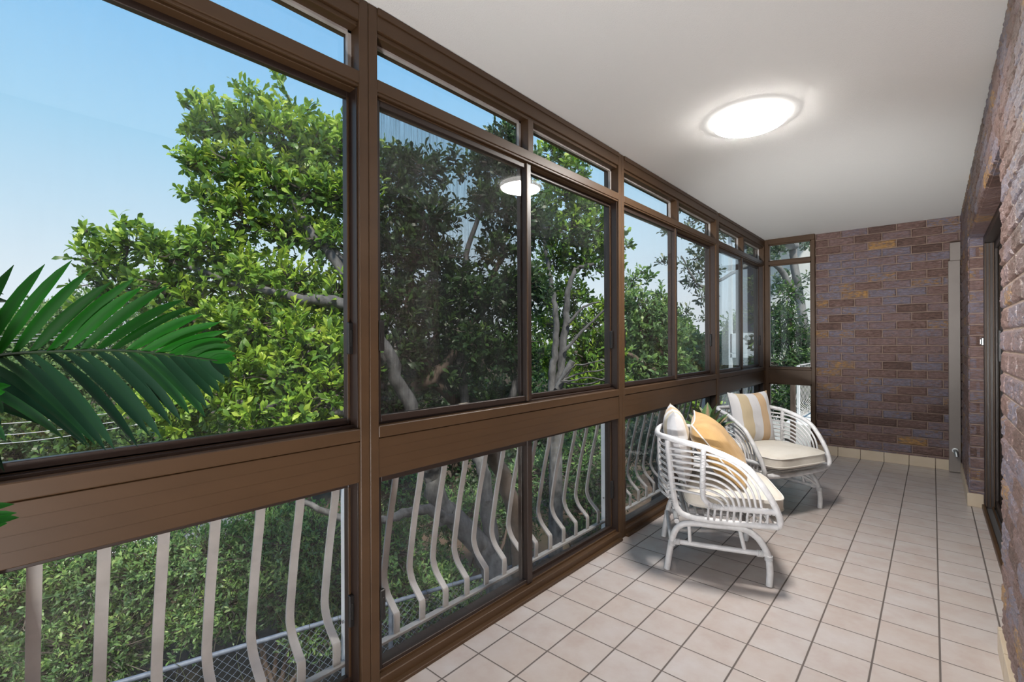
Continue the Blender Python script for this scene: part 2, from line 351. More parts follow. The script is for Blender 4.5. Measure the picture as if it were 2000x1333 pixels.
def vnoise(u, v, su, sv, seed):
    g = np.random.default_rng(seed).random((256, 256)); x, y = u*su, v*sv
    xi, yi = np.floor(x).astype(int), np.floor(y).astype(int); fx, fy = x-xi, y-yi; fx = fx*fx*(3-2*fx); fy = fy*fy*(3-2*fy)
    G = lambda a, b: g[a % 256, b % 256]
    return (G(xi, yi)*(1-fx)+G(xi+1, yi)*fx)*(1-fy)+(G(xi, yi+1)*(1-fx)+G(xi+1, yi+1)*fx)*fy
def brick_face(mb, u0, u1, z0, z1, axis, plane, normal, phase, step=.0065, amp=1.0):
    """height-field brick face; normal = +1/-1 along the other axis"""
    nu, nz = max(2, int((u1-u0)/step)), max(2, int((z1-z0)/step))
    U, Z = np.meshgrid(np.linspace(u0, u1, nu), np.linspace(z0, z1, nz), indexing='ij')
    r = np.floor((Z-BZ)/BH); ez = np.abs((Z-BZ)/BH-np.round((Z-BZ)/BH))*BH
    uu = U-((r+1) % 2)*BL/2; cl = np.floor((uu-phase)/BL); eu = np.abs((uu-phase)/BL-np.round((uu-phase)/BL))*BL
    e = np.clip((np.minimum(ez, eu)-.003)/.010, 0, 1); e = e*e*(3-2*e)
    rock = vnoise(U, Z, 28, 55, 3)*.5+vnoise(U+Z*.5, Z, 70, 130, 4)*.3+vnoise(U, Z, 140, 260, 6)*.2
    rid = 1-np.abs(vnoise(U-Z*.6, Z+U*.12, 22, 60, 9)*2-1)
    tilt = np.sin(cl*12.9+r*78.2)*.5
    H = (-.0075*(1-e)+e*((rock-.5)*.007+(rid-.5)*.005+tilt*.0015))*amp
    edge = np.minimum(np.minimum(U-u0, u1-U), np.minimum(Z-z0, z1-Z)); H = np.where(edge < step*.6, -.02, H)
    if axis == 0: V = np.stack([U, plane+normal*H, Z], -1)
    else: V = np.stack([plane+normal*H, U, Z], -1)
    F = [(i*nz+j, (i+1)*nz+j, (i+1)*nz+j+1, i*nz+j+1) for i in range(nu-1) for j in range(nz-1)]
    mb.add(V.reshape(-1, 3), F)

# far wall
w = MB().box(.62, 2.05, D+.012, D+.25, 0, ZC)
brick_face(w, .62, XR+.005, .03, ZC, 0, D, -1, .99, .0055, 1.7); struct(w.build('wall_back', M['brick_far'], smooth=True))
# right wall with the door opening
DY0, DY1, DZ = 1.045, 3.42, 2.118
w = MB().box(XR+.012, 2.06, YB, DY0, 0, ZC).box(XR+.012, 2.06, DY1, D+.02, 0, ZC).box(XR+.012, 2.06, DY0, DY1, DZ, ZC)
brick_face(w, -.3, DY0, .03, ZC, 1, XR, -1, .05, .005)
brick_face(w, YB, -.3, .03, ZC, 1, XR, -1, .05, .02)
brick_face(w, DY0, DY1, DZ, ZC, 1, XR, -1, .05, .008)
brick_face(w, DY1, D, .03, ZC, 1, XR, -1, .05, .008)
struct(w.build('wall_right', M['brick_side'], smooth=True))
w = MB(); brick_face(w, XR+.002, 1.95, .03, DZ, 0, DY1-.002, -1, 1.79, .006)
struct(w.build('wall_pier', M['brick_end'], smooth=True))
# near end of the balcony, unseen, left open for extra sky light
struct(MB().box(-.02, 2.06, YB-.08, YB, 0, .9).box(-.02, 2.06, YB-.08, YB, 2.45, ZC).box(-.02, .06, YB-.08, YB, .9, 2.45).box(.95, 1.03, YB-.08, YB, .9, 2.45).build('wall_near', M['brick_far']))
# dark room behind the sliding door
struct(MB().box(4.4, 4.5, YB, 5, 0, ZC).box(2.06, 4.5, YB-.1, YB, 0, ZC).box(2.06, 4.5, 4.9, 5, 0, ZC).build('wall_room', M['render_wall']))
struct(MB().box(2.1, 4.5, YB, 5, -.16, 0).build('floor_room', M['bark_brown']))

# skirting tiles
def skirt(name, tiles):
    mb = MB(); 
    for b in tiles: mb.box(*b, c=.002)
    return struct(mb.build(name, M['skirt']))
skirt('baseboard_back', [(TX*i+.002, min(TX*(i+1)-.002, 1.848), D-.014, D+.01, 0.0, .105) for i in range(3, 9)])
skirt('baseboard_right', [(XR-.014, XR+.005, YB+TY*i+.002, min(YB+TY*(i+1)-.002, DY0-.004), 0, .104) for i in range(0, 29) if YB+TY*i < DY0-.03]
      + [(XR-.012, XR+.005, DY1+.002, DY1+TY*.6, 0, .1)] + [(XR-.012, XR+.005, DY1+TY*(.6+i)+.003, min(DY1+TY*(1.6+i), D-.016), 0, .1) for i in range(6)])
struct(MB().box(XR-.012, 1.942, DY1-.014, DY1+.002, 0, .104, .002).build('baseboard_pier', M['skirt']))
# mortar bed line under the frames
# ------------------------------------------------------------------ sliding door in the right wall
dr = struct(empty('door_1', (0, 0, 0)))
f = MB()
f.box(1.945, 2.075, DY0, DY1, DZ-.055, DZ, .004).box(1.945, 2.075, DY1-.045, DY1-.004, 0, DZ-.055, .003).box(1.93, 2.075, DY0, DY0+.03, 0, DZ-.055, .003)
f.build('door_frame', M['bronze_dark'], dr)
q = MB()
for xx in (1.952, 1.972, 1.994, 2.014): q.box(xx, xx+.006, DY1-.062, DY1-.044, .03, DZ-.06, .001)
q.build('jamb_fin', M['bronze'], dr)
MB().box(1.93, 1.950, DY0, DY1, .0, .032, .003).box(1.985, 1.993, DY0+.03, DY1-.04, .0, .030).box(2.030, 2.038, DY0+.03, DY1-.04, 0, .030).build('threshold', M['bronze'], dr)
MB().box(1.950, 2.07, DY0+.03, DY1-.045, .0, .012).build('track', M['steel'], dr)
for k, (xa, ya, yb) in enumerate([(1.958, DY0+.03, DY0+1.22), (2.003, DY0+1.15, DY1-.04), (2.045, DY0+1.2, DY1-.09)]):
    pn = empty('door_panel', (0, 0, 0), parent=dr)
    q = MB(); q.box(xa, xa+.026, ya, ya+.05, .022, DZ-.05, .003).box(xa, xa+.026, yb-.05, yb, .022, DZ-.05, .003)
    q.box(xa, xa+.026, ya, yb, .022, .09, .003).box(xa, xa+.026, ya, yb, DZ-.11, DZ-.05, .003); q.build('panel_frame', M['bronze_dark'], pn)
    MB().box(xa+.010, xa+.014, ya+.05, yb-.05, .09, DZ-.11).build('door_glass', M['glass_smoky'], pn)
    if k == 1:
        MB().box(xa-.020, xa, 2.86, 2.90, 1.16, 1.38, .004).build('door_handle', M['black'], pn)
MB().box(1.93, 1.945, DY1-.04, DY1-.015, 1.27, 1.33, .004).box(1.922, 1.93, DY1-.034, DY1-.022, 1.28, 1.32, .002).build('latch_keeper', M['steel'], dr)

# ------------------------------------------------------------------ window wall
XF = .09
PW = .076
posts = [-4.645, -2.745, -.84, 1.065, 2.97]
for i, y in enumerate(posts):
    p = MB().box(XI, XF, y-PW/2, y-.0015, 0, ZC-.002, .002).box(XI, XF, y+.0015, y+PW/2, 0, ZC-.002, .002).box(XI+.004, XF-.004, y-.002, y+.002, 0, ZC-.003)
    struct(p.build('trim_%d' % (i+1), M['bronze']))
# corner post
YC0 = D-.075
struct(MB().box(XI, XF, YC0, YC0+.07, 0, ZC-.002, .002).box(XF, .135, YC0+.03, D-.002, 0, ZC-.002, .002).box(XI-.03, XF, YC0+.07, D+.03, 0, ZC-.002, .002).build('trim_6', M['bronze']))
ZB, Z1, Z2, Z3, Z4, Z5 = .055, .802, 1.0, 2.238, 2.295, 2.478   # bottom rail top, mid rail, transom rail, head rail

def sash(par, y0, y1, z0, z1, x, name='sash', stile=.032, glass='glass', latch=None, lz=None, rail=.028):
    s = empty(name, (0, 0, 0), parent=par)
    q = MB(); T = .016
    q.box(x-T, x+T*.5, y0, y0+stile, z0, z1, .002).box(x-T, x+T*.5, y1-stile, y1, z0, z1, .002)
    q.box(x-T, x+T*.5, y0+stile, y1-stile, z0, z0+rail, .002).box(x-T, x+T*.5, y0+stile, y1-stile, z1-rail, z1, .002)
    q.build('sash_frame', M['bronze_dark'], s)
    if stile > .03: MB().box(x+T*.5, x+T*.5+.003, y1-stile, y1-stile+.008, z0+rail, z1-rail, .0005).build('glazing_bead', M['bronze'], s)  # lighter strip stands in for a highlight line beside the glass
    MB().box(x-.006, x-.002, y0+stile-.004, y1-stile+.004, z0+rail-.004, z1-rail+.004).build('pane', M[glass], s)
    if latch is not None:
        ly = y0+stile*.75 if latch < 0 else y1-stile*.8
        MB().box(x+T*.5, x+T*.5+.018, ly-.012, ly+.012, lz-.058, lz+.058, .003).box(x+T*.5+.012, x+T*.5+.020, ly-.004, ly+.004, lz-.03, lz+.03, .001).build('latch', M['black'], s)
    return s
def bay(k, ya, yb, dusty=False, screen=False):
    wn_ = struct(empty('window_%d' % k, (0, 0, 0)))
    ym = (ya+yb)/2
    # rails
    r = MB(); r.box(XI, XF, ya, yb, Z5, ZC-.002, .002).box(XF, XF+.006, ya, yb, ZC-.03, ZC-.003, .001).box(XI, XF-.012, ya, yb, Z5-.018, Z5, .002)
    r.build('head_rail', M['bronze'], wn_)
    r = MB(); r.box(XI, XF, ya, yb, Z3+.012, Z4, .002).box(XI, XF-.022, ya, yb, Z3-.004, Z3+.012, .002).box(XF-.016, XF-.006, ya, yb, Z3+.002, Z3+.013, .001); r.build('transom_rail', M['bronze'], wn_)
    r = MB(); r.box(XI, XF-.004, ya, yb, Z1, Z2-.050, .002).box(XI, XF, ya, yb, Z2-.048, Z2-.004, .003).box(XI, XF-.060, ya, yb, Z2-.02, Z2+.012, .002)
    for q in range(1, 4): r.box(XF-.005, XF-.0035, ya+.01, yb-.01, Z1+.036*q, Z1+.036*q+.0015)
    r.build('mid_rail', M['bronze'], wn_)
    r = MB(); r.box(XI, XF, ya, yb, .012, ZB-.004, .003).box(XI, XF+.022, ya, yb, 0, .016, .002).box(XF-.034, XF-.026, ya, yb, ZB-.004, ZB+.008, .001); r.build('bottom_rail', M['bronze'], wn_)
    # transom lites
    MB().box(XI+.02, XF-.004, ym-.022, ym+.022, Z4, Z5-.018, .002).build('mullion', M['bronze'], wn_)
    for a, b in ((ya, ym-.022), (ym+.022, yb)):
        q = MB(); q.box(.02, .036, a, a+.014, Z4, Z5-.018).box(.02, .036, b-.014, b, Z4, Z5-.018).box(.02, .036, a, b, Z4, Z4+.010).box(.02, .036, a, b, Z5-.028, Z5-.018)
        q.build('glazing_bead', M['white_metal'], wn_)
        MB().box(.012, .016, a, b, Z4, Z5-.018).build('transom_pane', M['glass'], wn_)
    # sliding sashes
    gl = 'glass_dusty' if dusty else 'glass'
    sash(wn_, ya+.001, ym+.022, Z2+.004, Z3+.002, .055, latch=-1, lz=1.335, stile=.026, glass=gl)
    sash(wn_, ym-.022, yb+.014, Z2+.004, Z3+.002, .022, latch=+1, lz=1.325, stile=.031, glass=gl)
    sash(wn_, ya+.001, ym+.022, ZB-.004, Z1+.002, .055, latch=-1, lz=.315, stile=.026)
    sash(wn_, ym-.022, yb+.014, ZB-.004, Z1+.002, .022, latch=+1, lz=.325, stile=.031)
    # interlocking meeting stiles
    MB().box(.040, .070, ym-.020, ym+.020, Z2+.004, Z3, .003).box(.040, .070, ym-.020, ym+.020, ZB, Z1, .003).build('meeting_stile', M['bronze_dark'], wn_)
    MB().box(.064, .073, ym-.018, ym-.010, Z2+.004, Z3, .001).build('stile_edge', M['bronze'], wn_)
    if screen:
        q = MB().box(.000, .001, ya+.02, ym, Z2+.02, Z3-.01); q.build('insect_screen', M['screen'], wn_)
    q = MB()
    for za, zb in ((Z2-.003, Z3), (ZB-.003, Z1)): q.box(XI, XF-.014, yb-.005, yb-.0005, za, zb, .0005).box(XI, XF-.014, ya+.0005, ya+.004, za, zb, .0005).box(XI, XF-.034, ya, yb, za-.001, za+.008, .0005)
    q.build('side_channel', M['bronze_dark'], wn_)  # thin dark strips added over post sides and sills to darken them
    # small drain clips on the sill
    MB().tube(spl([(.045, ya+.42, Z2+.010), (.045, ya+.44, Z2+.028), (.045, ya+.50, Z2+.028), (.045, ya+.52, Z2+.010)], 5), .005, 6).build('sill_clip', M['skirt'], wn_)
    return wn_
edges = [(-4.607, -2.783), (-2.707, -.878), (-.802, 1.027), (1.103, 2.932), (3.008, YC0)]
bay(1, *edges[0]); bay(2, *edges[1]); bay(3, *edges[2], screen=True); bay(4, *edges[3]); bay(5, *edges[4], dusty=True)

# return window on the far side (faces the camera)
wr = struct(empty('window_6', (0, 0, 0)))
xa, xb = .135, .62
r = MB()
r.box(xa, xb, D-.06, D+.02, Z5+.02, ZC-.002, .002).box(xb-.036, xb, D-.055, D+.02, 0, Z5+.02, .002)
r.box(xa, xb-.036, D-.06, D+.02, Z3+.008, Z4-.004, .002).box(xa, xb-.036, D-.055, D+.02, Z1, Z2-.03, .002).box(xa, xb-.036, D-.06, D+.02, Z2-.028, Z2-.004, .002).box(xa, xb-.036, D-.055, D+.02, 0, ZB, .002)
r.build('window_frame', M['bronze'], wr)
for z0, z1 in ((ZB, Z1), (Z2-.004, Z3+.008), (Z4-.004, Z5+.02)):
    q = MB(); q.box(xa, xa+.012, D-.045, D-.01, z0, z1).box(xb-.048, xb-.036, D-.045, D-.01, z0, z1).box(xa, xb-.036, D-.045, D-.01, z0, z0+.012).box(xa, xb-.036, D-.045, D-.01, z1-.012, z1)
    q.build('glazing_bead', M['bronze'], wr)
    MB().box(xa+.01, xb-.045, D-.028, D-.024, z0+.01, z1-.01).build('pane', M['glass'], wr)

# ------------------------------------------------------------------ downpipe boxing and tap
bx = empty('pipe_boxing', (1.815, 4.69, 0)); tag(bx, 'tall taupe painted pipe boxing in the far corner of the brick wall', 'pipe cover')
MB().box(-.050, .038, -.045, .032, .004, 2.105, .003).build('casing', M['pipe_paint'], bx)
MB().box(-.038, .041, -.055, .032, 2.105, 2.285, .003).build('cap', M['pipe_paint'], bx)
tp = empty('drain_outlet', (1.800, 4.645, .22)); tag(tp, 'short grey pipe elbow sticking out of the taupe corner boxing near the floor', 'pipe')
MB().tube(spl([(0.01, 0, 0), (.01, -.05, 0), (.015, -.075, -.01), (.02, -.080, -.045)], 6), [.016]*19, 12).build('elbow', M['steel'], tp, True)
MB().tube([(.01, -.004, 0), (.01, -.014, 0)], .024, 16).build('collar', M['steel'], tp, True)

# ------------------------------------------------------------------ ceiling lamps and added fill light
def lamp(x, y, label):
    l = empty('ceiling_lamp', (x, y, ZC)); tag(l, label, 'ceiling light')
    MB().lathe([(.178, 0), (.186, -.004), (.186, -.032), (.178, -.034)], (0, 0, 0), 64).build('rim', M['rim_glow'], l, True)
    MB().lathe([(.178, -.0335), (.176, -.037), (.168, -.041), (.12, -.045), (.04, -.046), (.005, -.046)], (0, 0, 0), 64).build('diffuser', M['lamp_glow'], l, True)
lamp(.878, 1.085, 'glowing round white disc light on the ceiling above the rattan chairs')
def fill_light(x, y, tilt):
    l = empty('floor_spotlight', (x, y, 0)); tag(l, 'round bronze floor spotlight behind the camera, tilted up to the ceiling', 'lamp')
    MB().lathe([(.01, 0), (.13, 0), (.13, .015), (.02, .03)], (0, 0, 0), 40).build('base', M['bronze'], l, True)
    MB().tube([(0, 0, .02), (0, 0, .16)], .012, 12).build('pole', M['bronze'], l, True)
    h = MB().lathe([(.03, -.10), (.11, -.08), (.15, .02), (.155, .06), (.148, .06), (.14, .03)], (0, 0, 0), 40).build('housing', M['bronze'], l, True)
    g_ = MB().lathe([(.01, .036), (.139, .036), (.139, .042), (.01, .042)], (0, 0, 0), 40).build('lens', M['up_glow'], l, True)
    for o_ in (h, g_): o_.location = (0, 0, .26); o_.rotation_euler = (-tilt, 0, 0)
    ld = bpy.data.lights.new('spotlight_beam', 'SPOT'); lo_ = bpy.data.objects.new('spotlight_beam', ld); COL.objects.link(lo_); lo_.parent = l
    ld.energy = 1150; ld.spot_size = math.radians(34); ld.spot_blend = 1.0; ld.shadow_soft_size = .12; ld.color = (1, .98, .96)
    lo_.location = (0, .05, .34); lo_.rotation_euler = Vector((-.085, .95, .28)).to_track_quat('-Z', 'Y').to_euler()
fill_light(1.45, -2.35, math.radians(46))  # added out of view to brighten the ceiling and far wall
lamp(.90, -4.0, 'round white disc light at the camera end of the ceiling')  # second lamp added out of view to even out the light

# ------------------------------------------------------------------ balustrade outside the glass
prof = [(-.100, .95), (-.100, .80), (-.104, .715), (-.148, .525), (-.178, .365), (-.191, .285), (-.189, .245), (-.165, .195), (-.112, .146), (-.099, .128), (-.100, .052)]
pf = spl([(a, 0, b) for a, b in prof], 5)
def ribbon(path, wdt=.030, th=.008):
    mb = MB(); T = np.gradient(path, axis=0); T /= np.linalg.norm(T, axis=1)[:, None]
    Nn = np.stack([T[:, 2], 0*T[:, 0], -T[:, 0]], 1)
    V = []
    for i in range(len(path)):
        for sy, sn in ((-1, 1), (1, 1), (1, -1), (-1, -1)): V.append(path[i]+np.array([0, sy*wdt/2, 0])+Nn[i]*sn*th/2)
    n = len(path); F = [(i*4+k, i*4+(k+1) % 4, (i+1)*4+(k+1) % 4, (i+1)*4+k) for i in range(n-1) for k in range(4)]+[(0, 3, 2, 1), (n*4-4, n*4-3, n*4-2, n*4-1)]
    return mb.add(V, F)
bal_mesh = None
def balustrade(ya, yb, label, k0=0, x0=0.0, z0=0.0, name='balcony_railing', end=True):
    global bal_mesh
    b = empty(name, (x0, ya, z0)); tag(b, label, 'railing', 'bellied steel balcony railings')
    L = yb-ya
    MB().box(-.116, -.084, 0.026, L-.026, .040, .054, .002).build('bottom_rail', M['white_metal'], b)
    MB().box(-.118, -.078, 0.026, L-.026, .94, .955, .002).build('top_rail', M['white_metal'], b)
    def post(y):
        p = MB().box(-.140, -.094, y-.024, y+.024, -.15, .94, .003).build('railing_post', M['white_post'], b)
        for z in (.86, .20): MB().tube([(-.117, y-.024, z), (-.117, y-.031, z)], .006, 8).build('bolt', M['steel'], p)
    post(0.0)
    if end: post(L)
    n = int((L-.08)/.1385); off = (L-(n-1)*.1385)/2 if k0 == 0 else k0
    for i in range(n):
        if bal_mesh is None:
            o_ = ribbon(pf).build('baluster', M['white_metal'], b, True); bal_mesh = o_.data
        else:
            o_ = bpy.data.objects.new('baluster', bal_mesh); COL.objects.link(o_); o_.parent = b
        o_.location = (0, off+i*.1385, 0)
balustrade(-2.784, -.808, 'white steel railing of bellied bars outside the window nearest the camera', .249, end=False)
balustrade(-.808, 1.195, 'white steel railing of bellied bars outside the second window, post at each end', .212, end=False)
balustrade(1.195, 3.184, 'white steel railing of bellied bars outside the window behind the near rattan chair', .2, end=False)
balustrade(3.184, 5.0, 'white steel railing of bellied bars outside the corner window behind the far rattan chair', .2)
balustrade(7.75, 9.6, 'white steel railing of a neighbouring balcony seen through the far return window', .14, 0, -.05)
struct(MB().box(-.30, 1.9, 7.5, 9.9, -.35, -.10).build('trim_7', M['render_wall']))
nb = empty('timber_post', (-.02, 6.9, -3.4)); tag(nb, 'slim brown timber post beyond the far return window', 'post'); MB().box(-.05, .02, -.035, .035, 0, 4.25, .004).build('shaft', M['bark_brown'], nb)
nb = empty('timber_post', (.20, 8.3, -3.4)); tag(nb, 'slim brown timber post in front of the neighbouring balcony railing', 'post'); MB().box(-.035, .02, -.03, .03, 0, 4.15, .004).build('shaft', M['bark_brown'], nb)

# ------------------------------------------------------------------ rattan chairs
RIMH = [(-.302, 0, .742), (-.290, -.12, .748), (-.252, -.215, .754), (-.198, -.270, .748), (-.130, -.302, .739), (-.060, -.325, .727), (.002, -.342, .707), (.067, -.357, .682), (.130, -.366, .648), (.172, -.370, .608), (.227, -.371, .531), (.266, -.368, .462), (.288, -.364, .410), (.300, -.360, .368), (.294, -.345, .338), (.300, -.29, .326), (.312, -.15, .322), (.316, 0, .321)]
def flip(p): return [(x, -y, z) for x, y, z in p]
def wrapped(path, r, pitch=.010, amp=.07):
    path = np.asarray(path); seg = np.linalg.norm(np.diff(path, axis=0), axis=1); s = np.concatenate([[0], np.cumsum(seg)])
    n = int(s[-1]/(pitch/3)); q = np.linspace(0, s[-1], n)
    pts = np.stack([np.interp(q, s, path[:, k]) for k in range(3)], 1)
    rr = r*(1+amp*(np.array([0, 1, .6])[np.arange(n) % 3]-.5)); return pts, rr
def chair(loc, rz, label):
    c = empty('rattan_armchair', (loc[0], loc[1], 0), rz); tag(c, label, 'armchair', 'white rattan tub chairs'); m_ = M['rattan']
    full = spl(flip(RIMH)[::-1]+RIMH[1:], 8)
    pts, rr = wrapped(full, .0165); pts = np.vstack([pts, pts[:2]]); rr = np.append(rr, rr[:2]); MB().tube(pts, rr, 10).build('rim', m_, c, True)
    for sg in (1, -1):
        f_ = (lambda p: p) if sg > 0 else flip
        def tb(name, p, r, wrap=False, n=8, par=c):
            q = spl(f_(p), n)
            if wrap: q, rr_ = wrapped(q, r)
            else: rr_ = r
            return MB().tube(q, rr_, 10).build(name, m_, par, True)
        # back post flowing into the lower side rail
        tb('side_rail', [(-.252, -.222, .74), (-.236, -.236, .57), (-.218, -.242, .42), (-.196, -.250, .352), (-.143, -.268, .326), (0, -.302, .322), (.15, -.335, .330), (.288, -.358, .340)], .0165)
        tb('arm_post', [(-.068, -.322, .725), (-.072, -.322, .60), (-.073, -.322, .48), (-.058, -.328, .436), (0, -.340, .413), (.12, -.352, .415), (.284, -.362, .418)], .0150)
        # side slats
        for k in range(8):
            zt = .700-.0325*k; xe = .215-.0265*k
            y_ = -.318
            p = [(-.247, -.232, zt-.004), (-.17, -.282, zt-.002), (-.072, y_, zt-.006)]
            for a in (.25, .5, .75, 1.0):
                A = a*math.pi/2; p.append((-.072+(xe+.072)*math.sin(A), y_-.034*math.sin(A), .418+(zt-.006-.418)*math.cos(A)))
            tb('slat', p, .0068, n=4)
        # short ties between the two side rails
        for k in range(10):
            x = -.045+.032*k; z0_ = .330; zz = .408
            tb('rail_tie', [(x, -.306-.13*max(x, 0), z0_), (x-.004, -.345-.05*max(x, 0), (z0_+zz)/2), (x, -.341-.05*max(x, 0), zz)], .0062, n=3)
        # cane lashing on the back post and arm post
        def lash(lm):
            if sg < 0: lm.v = [np.concatenate(lm.v)*np.array([1, -1, 1])]
            lm.build('cane_lashing', m_, c, True)
        lm = MB()
        for k in range(22):
            z = .39+.016*k; yy = -.240+.028*((z-.39)/.35); xx = -.224-.028*((z-.39)/.35)
            a0 = .5 if k % 2 else -.5
            th = np.linspace(0, 2*math.pi, 9); lm.tube(np.stack([xx+.0185*np.cos(th), yy+.0185*np.sin(th), z+.012*a0*np.cos(th)], 1), .0022, 4, False)
        lash(lm); lm = MB()
        for k in range(12):
            z = .49+.018*k; th = np.linspace(0, 2*math.pi, 9); a0 = .5 if k % 2 else -.5
            lm.tube(np.stack([-.072+.017*np.cos(th), -.322+.017*np.sin(th), z+.014*a0*np.cos(th)], 1), .002, 4, False)
        lash(lm); lm = MB()
        for k in range(34):
            x = -.05+.0098*k; th = np.linspace(0, 2*math.pi, 9); a0 = 1 if k % 2 else -1
            lm.tube(np.stack([x+.010*a0*np.cos(th), -.342-.055*max(x, 0)+.0165*np.cos(th), .414+.0165*np.sin(th)], 1), .0019, 4, False)
        lash(lm)
        # legs: rear and front halves of the base arch
        tb('leg', [(-.258, -.237, .003), (-.246, -.243, .09), (-.232, -.250, .17), (-.212, -.256, .235), (-.175, -.262, .274), (-.12, -.268, .288), (-.04, -.274, .290)], .0175)
        tb('leg', [(.258, -.306, .003), (.262, -.303, .08), (.256, -.300, .15), (.236, -.296, .205), (.205, -.292, .248), (.160, -.288, .280), (.10, -.284, .292), (-.045, -.274, .290)], .0175)
        tb('stretcher', [(-.232, -.250, .172), (0, -.278, .170), (.252, -.300, .168)], .0140)
        tb('strut', [(-.14, -.262, .282), (-.135, -.265, .176)], .0100)
        tb('strut', [(.118, -.282, .288), (.142, -.288, .172)], .0110)
        tb('brace', [(.150, -.10, .300), (.20, -.22, .24), (.246, -.298, .178)], .0100)
        for xx, yy, z in ((-.205, -.258, .172), (.215, -.297, .168), (-.232, -.250, .16), (.257, -.300, .15)):
            rg = MB(); 
            for q in range(5):
                th = np.linspace(0, 2*math.pi, 9); d = (q-2)*.006
                if abs(yy+.258) < .001 or abs(yy+.297) < .001: rg.tube(np.stack([xx+d+0*th, yy+.0165*np.cos(th), z+.0165*np.sin(th)], 1), .003, 4, False)
                else: rg.tube(np.stack([xx+.019*np.cos(th), yy+.019*np.sin(th), z+d+0*th], 1), .003, 4, False)
            if sg < 0: rg.v = [np.concatenate(rg.v)*np.array([1, -1, 1])]
            rg.build('binding', m_, c, True)
    for k in range(9):
        z = .700-.036*k; w_ = .232
        MB().tube(spl([(-.247, -w_, z), (-.283, -.12, z+.002), (-.294, 0, z), (-.283, .12, z+.002), (-.247, w_, z)], 5), .0068, 8).build('back_slat', m_, c, True)
    for x, z, w_, r in ((-.205, .288, .258, .014), (-.235, .17, .248, .012), (.17, .292, .286, .013), (-.16, .325, .262, .013)):
        MB().tube([(x, -w_, z), (x, 0, z), (x, w_, z)], r, 10).build('cross_rail', m_, c, True)
    for k in range(11):
        x = -.14+.043*k; w_ = .272+.16*max(0, x)
        MB().tube([(x, -w_, .338), (x, 0, .334), (x, w_, .338)], .0075, 8).build('seat_rod', m_, c, True)
    for yy in (-.10, .10): MB().tube([(-.22, yy, .312), (.30, yy*1.1, .312)], .010, 8).build('seat_bearer', m_, c, True)
    for y_ in (-.075, .075): MB().tube(spl([(-.294, y_, .742), (-.288, y_, .55), (-.25, y_, .40), (-.165, y_, .325)], 6), .010, 8).build('back_upright', m_, c, True)
    return c
def cushion(name, w_, h_, th, m_, pinch=.06, n=28, piping=None, gusset=0.0, seed=1, puff=1.0):
    """pillow lying in local XY, thickness along Z"""
    root = empty(name)
    u = np.linspace(-1, 1, n); U, V = np.meshgrid(u, u, indexing='ij')
    k = 1-pinch*(1-U**2)*V**2*1.0; k2 = 1-pinch*(1-V**2)*U**2
    if gusset: # rounded square plan
        k = 1-.05*(np.abs(U)**6*np.abs(V)**6)*2; k2 = k
    X = U*w_/2*k2; Y = V*h_/2*k
    prof = ((1-np.abs(U)**3.2)*(1-np.abs(V)**3.2))**(.5 if gusset else .62)
    rg = np.random.default_rng(seed); wr_ = (vnoise(U+2, V+2, 3.5, 3.5, seed)-.5)*.10+(vnoise(U+2, V+2, 9, 7, seed+1)-.5)*.05
    Zt = gusset/2+th/2*prof*(1+wr_)*puff; Zb = -gusset/2-th/2*prof*(1-wr_*.6)
    top = np.stack([X, Y, Zt], -1).reshape(-1, 3); bot = np.stack([X, Y, Zb], -1).reshape(-1, 3)
    mb = MB(); G = [(i*n+j, (i+1)*n+j, (i+1)*n+j+1, i*n+j+1) for i in range(n-1) for j in range(n-1)]
    N2 = n*n; bd = [i*n for i in range(n)]+[(n-1)*n+j for j in range(1, n)]+[i*n+n-1 for i in range(n-2, -1, -1)]+[j for j in range(n-2, 0, -1)]
    side = [(bd[i], bd[(i+1) % len(bd)], bd[(i+1) % len(bd)]+N2, bd[i]+N2) for i in range(len(bd))]
    mb.add(np.vstack([top, bot]), G+[tuple(q+N2 for q in g_[::-1]) for g_ in G]+side); mb.build('cover', M[m_], root, True)
    if piping:
        for zz in ((gusset/2, -gusset/2) if gusset else (0,)):
            pp = (top if zz >= 0 else bot)[bd+bd[:1]].copy(); 
            if not gusset: pp[:, 2] = 0
            MB().tube(pp, .0042, 6, False).build('piping', M[piping], root, True)
    return root
def place(o, origin, xa, ya):
    """origin + local X and Y directions (world)"""
    x = Vector(xa).normalized(); y = Vector(ya); y = (y-x*x.dot(y)).normalized(); z = x.cross(y)
    o.matrix_world = Matrix(((x.x, y.x, z.x, origin[0]), (x.y, y.y, z.y, origin[1]), (x.z, y.z, z.z, origin[2]), (0, 0, 0, 1)))
C1, A1_ = (.622, 1.163), math.atan2(.4355, .900)
C2, A2_ = (.615, 2.42), math.radians(-25)
chair(C1, A1_, 'white rattan armchair nearest the camera, seen from its side, holding an ochre pillow')
chair(C2, A2_, 'white rattan armchair farther away by the corner window, turned to face the brick wall')
def cl(C_, A_, p):
    return (C_[0]+p[0]*math.cos(A_)-p[1]*math.sin(A_), C_[1]+p[0]*math.sin(A_)+p[1]*math.cos(A_), p[2])
def cd(A_, p): return (p[0]*math.cos(A_)-p[1]*math.sin(A_), p[0]*math.sin(A_)+p[1]*math.cos(A_), p[2])
for C_, A_, lb in ((C1, A1_, 'cream box seat cushion on the near rattan armchair'), (C2, A2_, 'cream box seat cushion on the far rattan armchair')):
    s_ = cushion('seat_cushion', .51, .57, .085, 'cream', 0, 26, 'piping', .060, seed=7)
    place(s_, cl(C_, A_, (.10, 0, .424)), cd(A_, (1, 0, 0)), cd(A_, (0, 1, 0))); tag(s_, lb, 'cushion', 'cream seat cushions')
p_ = cushion('throw_pillow', .44, .44, .15, 'stripe', .09, 30, seed=3)
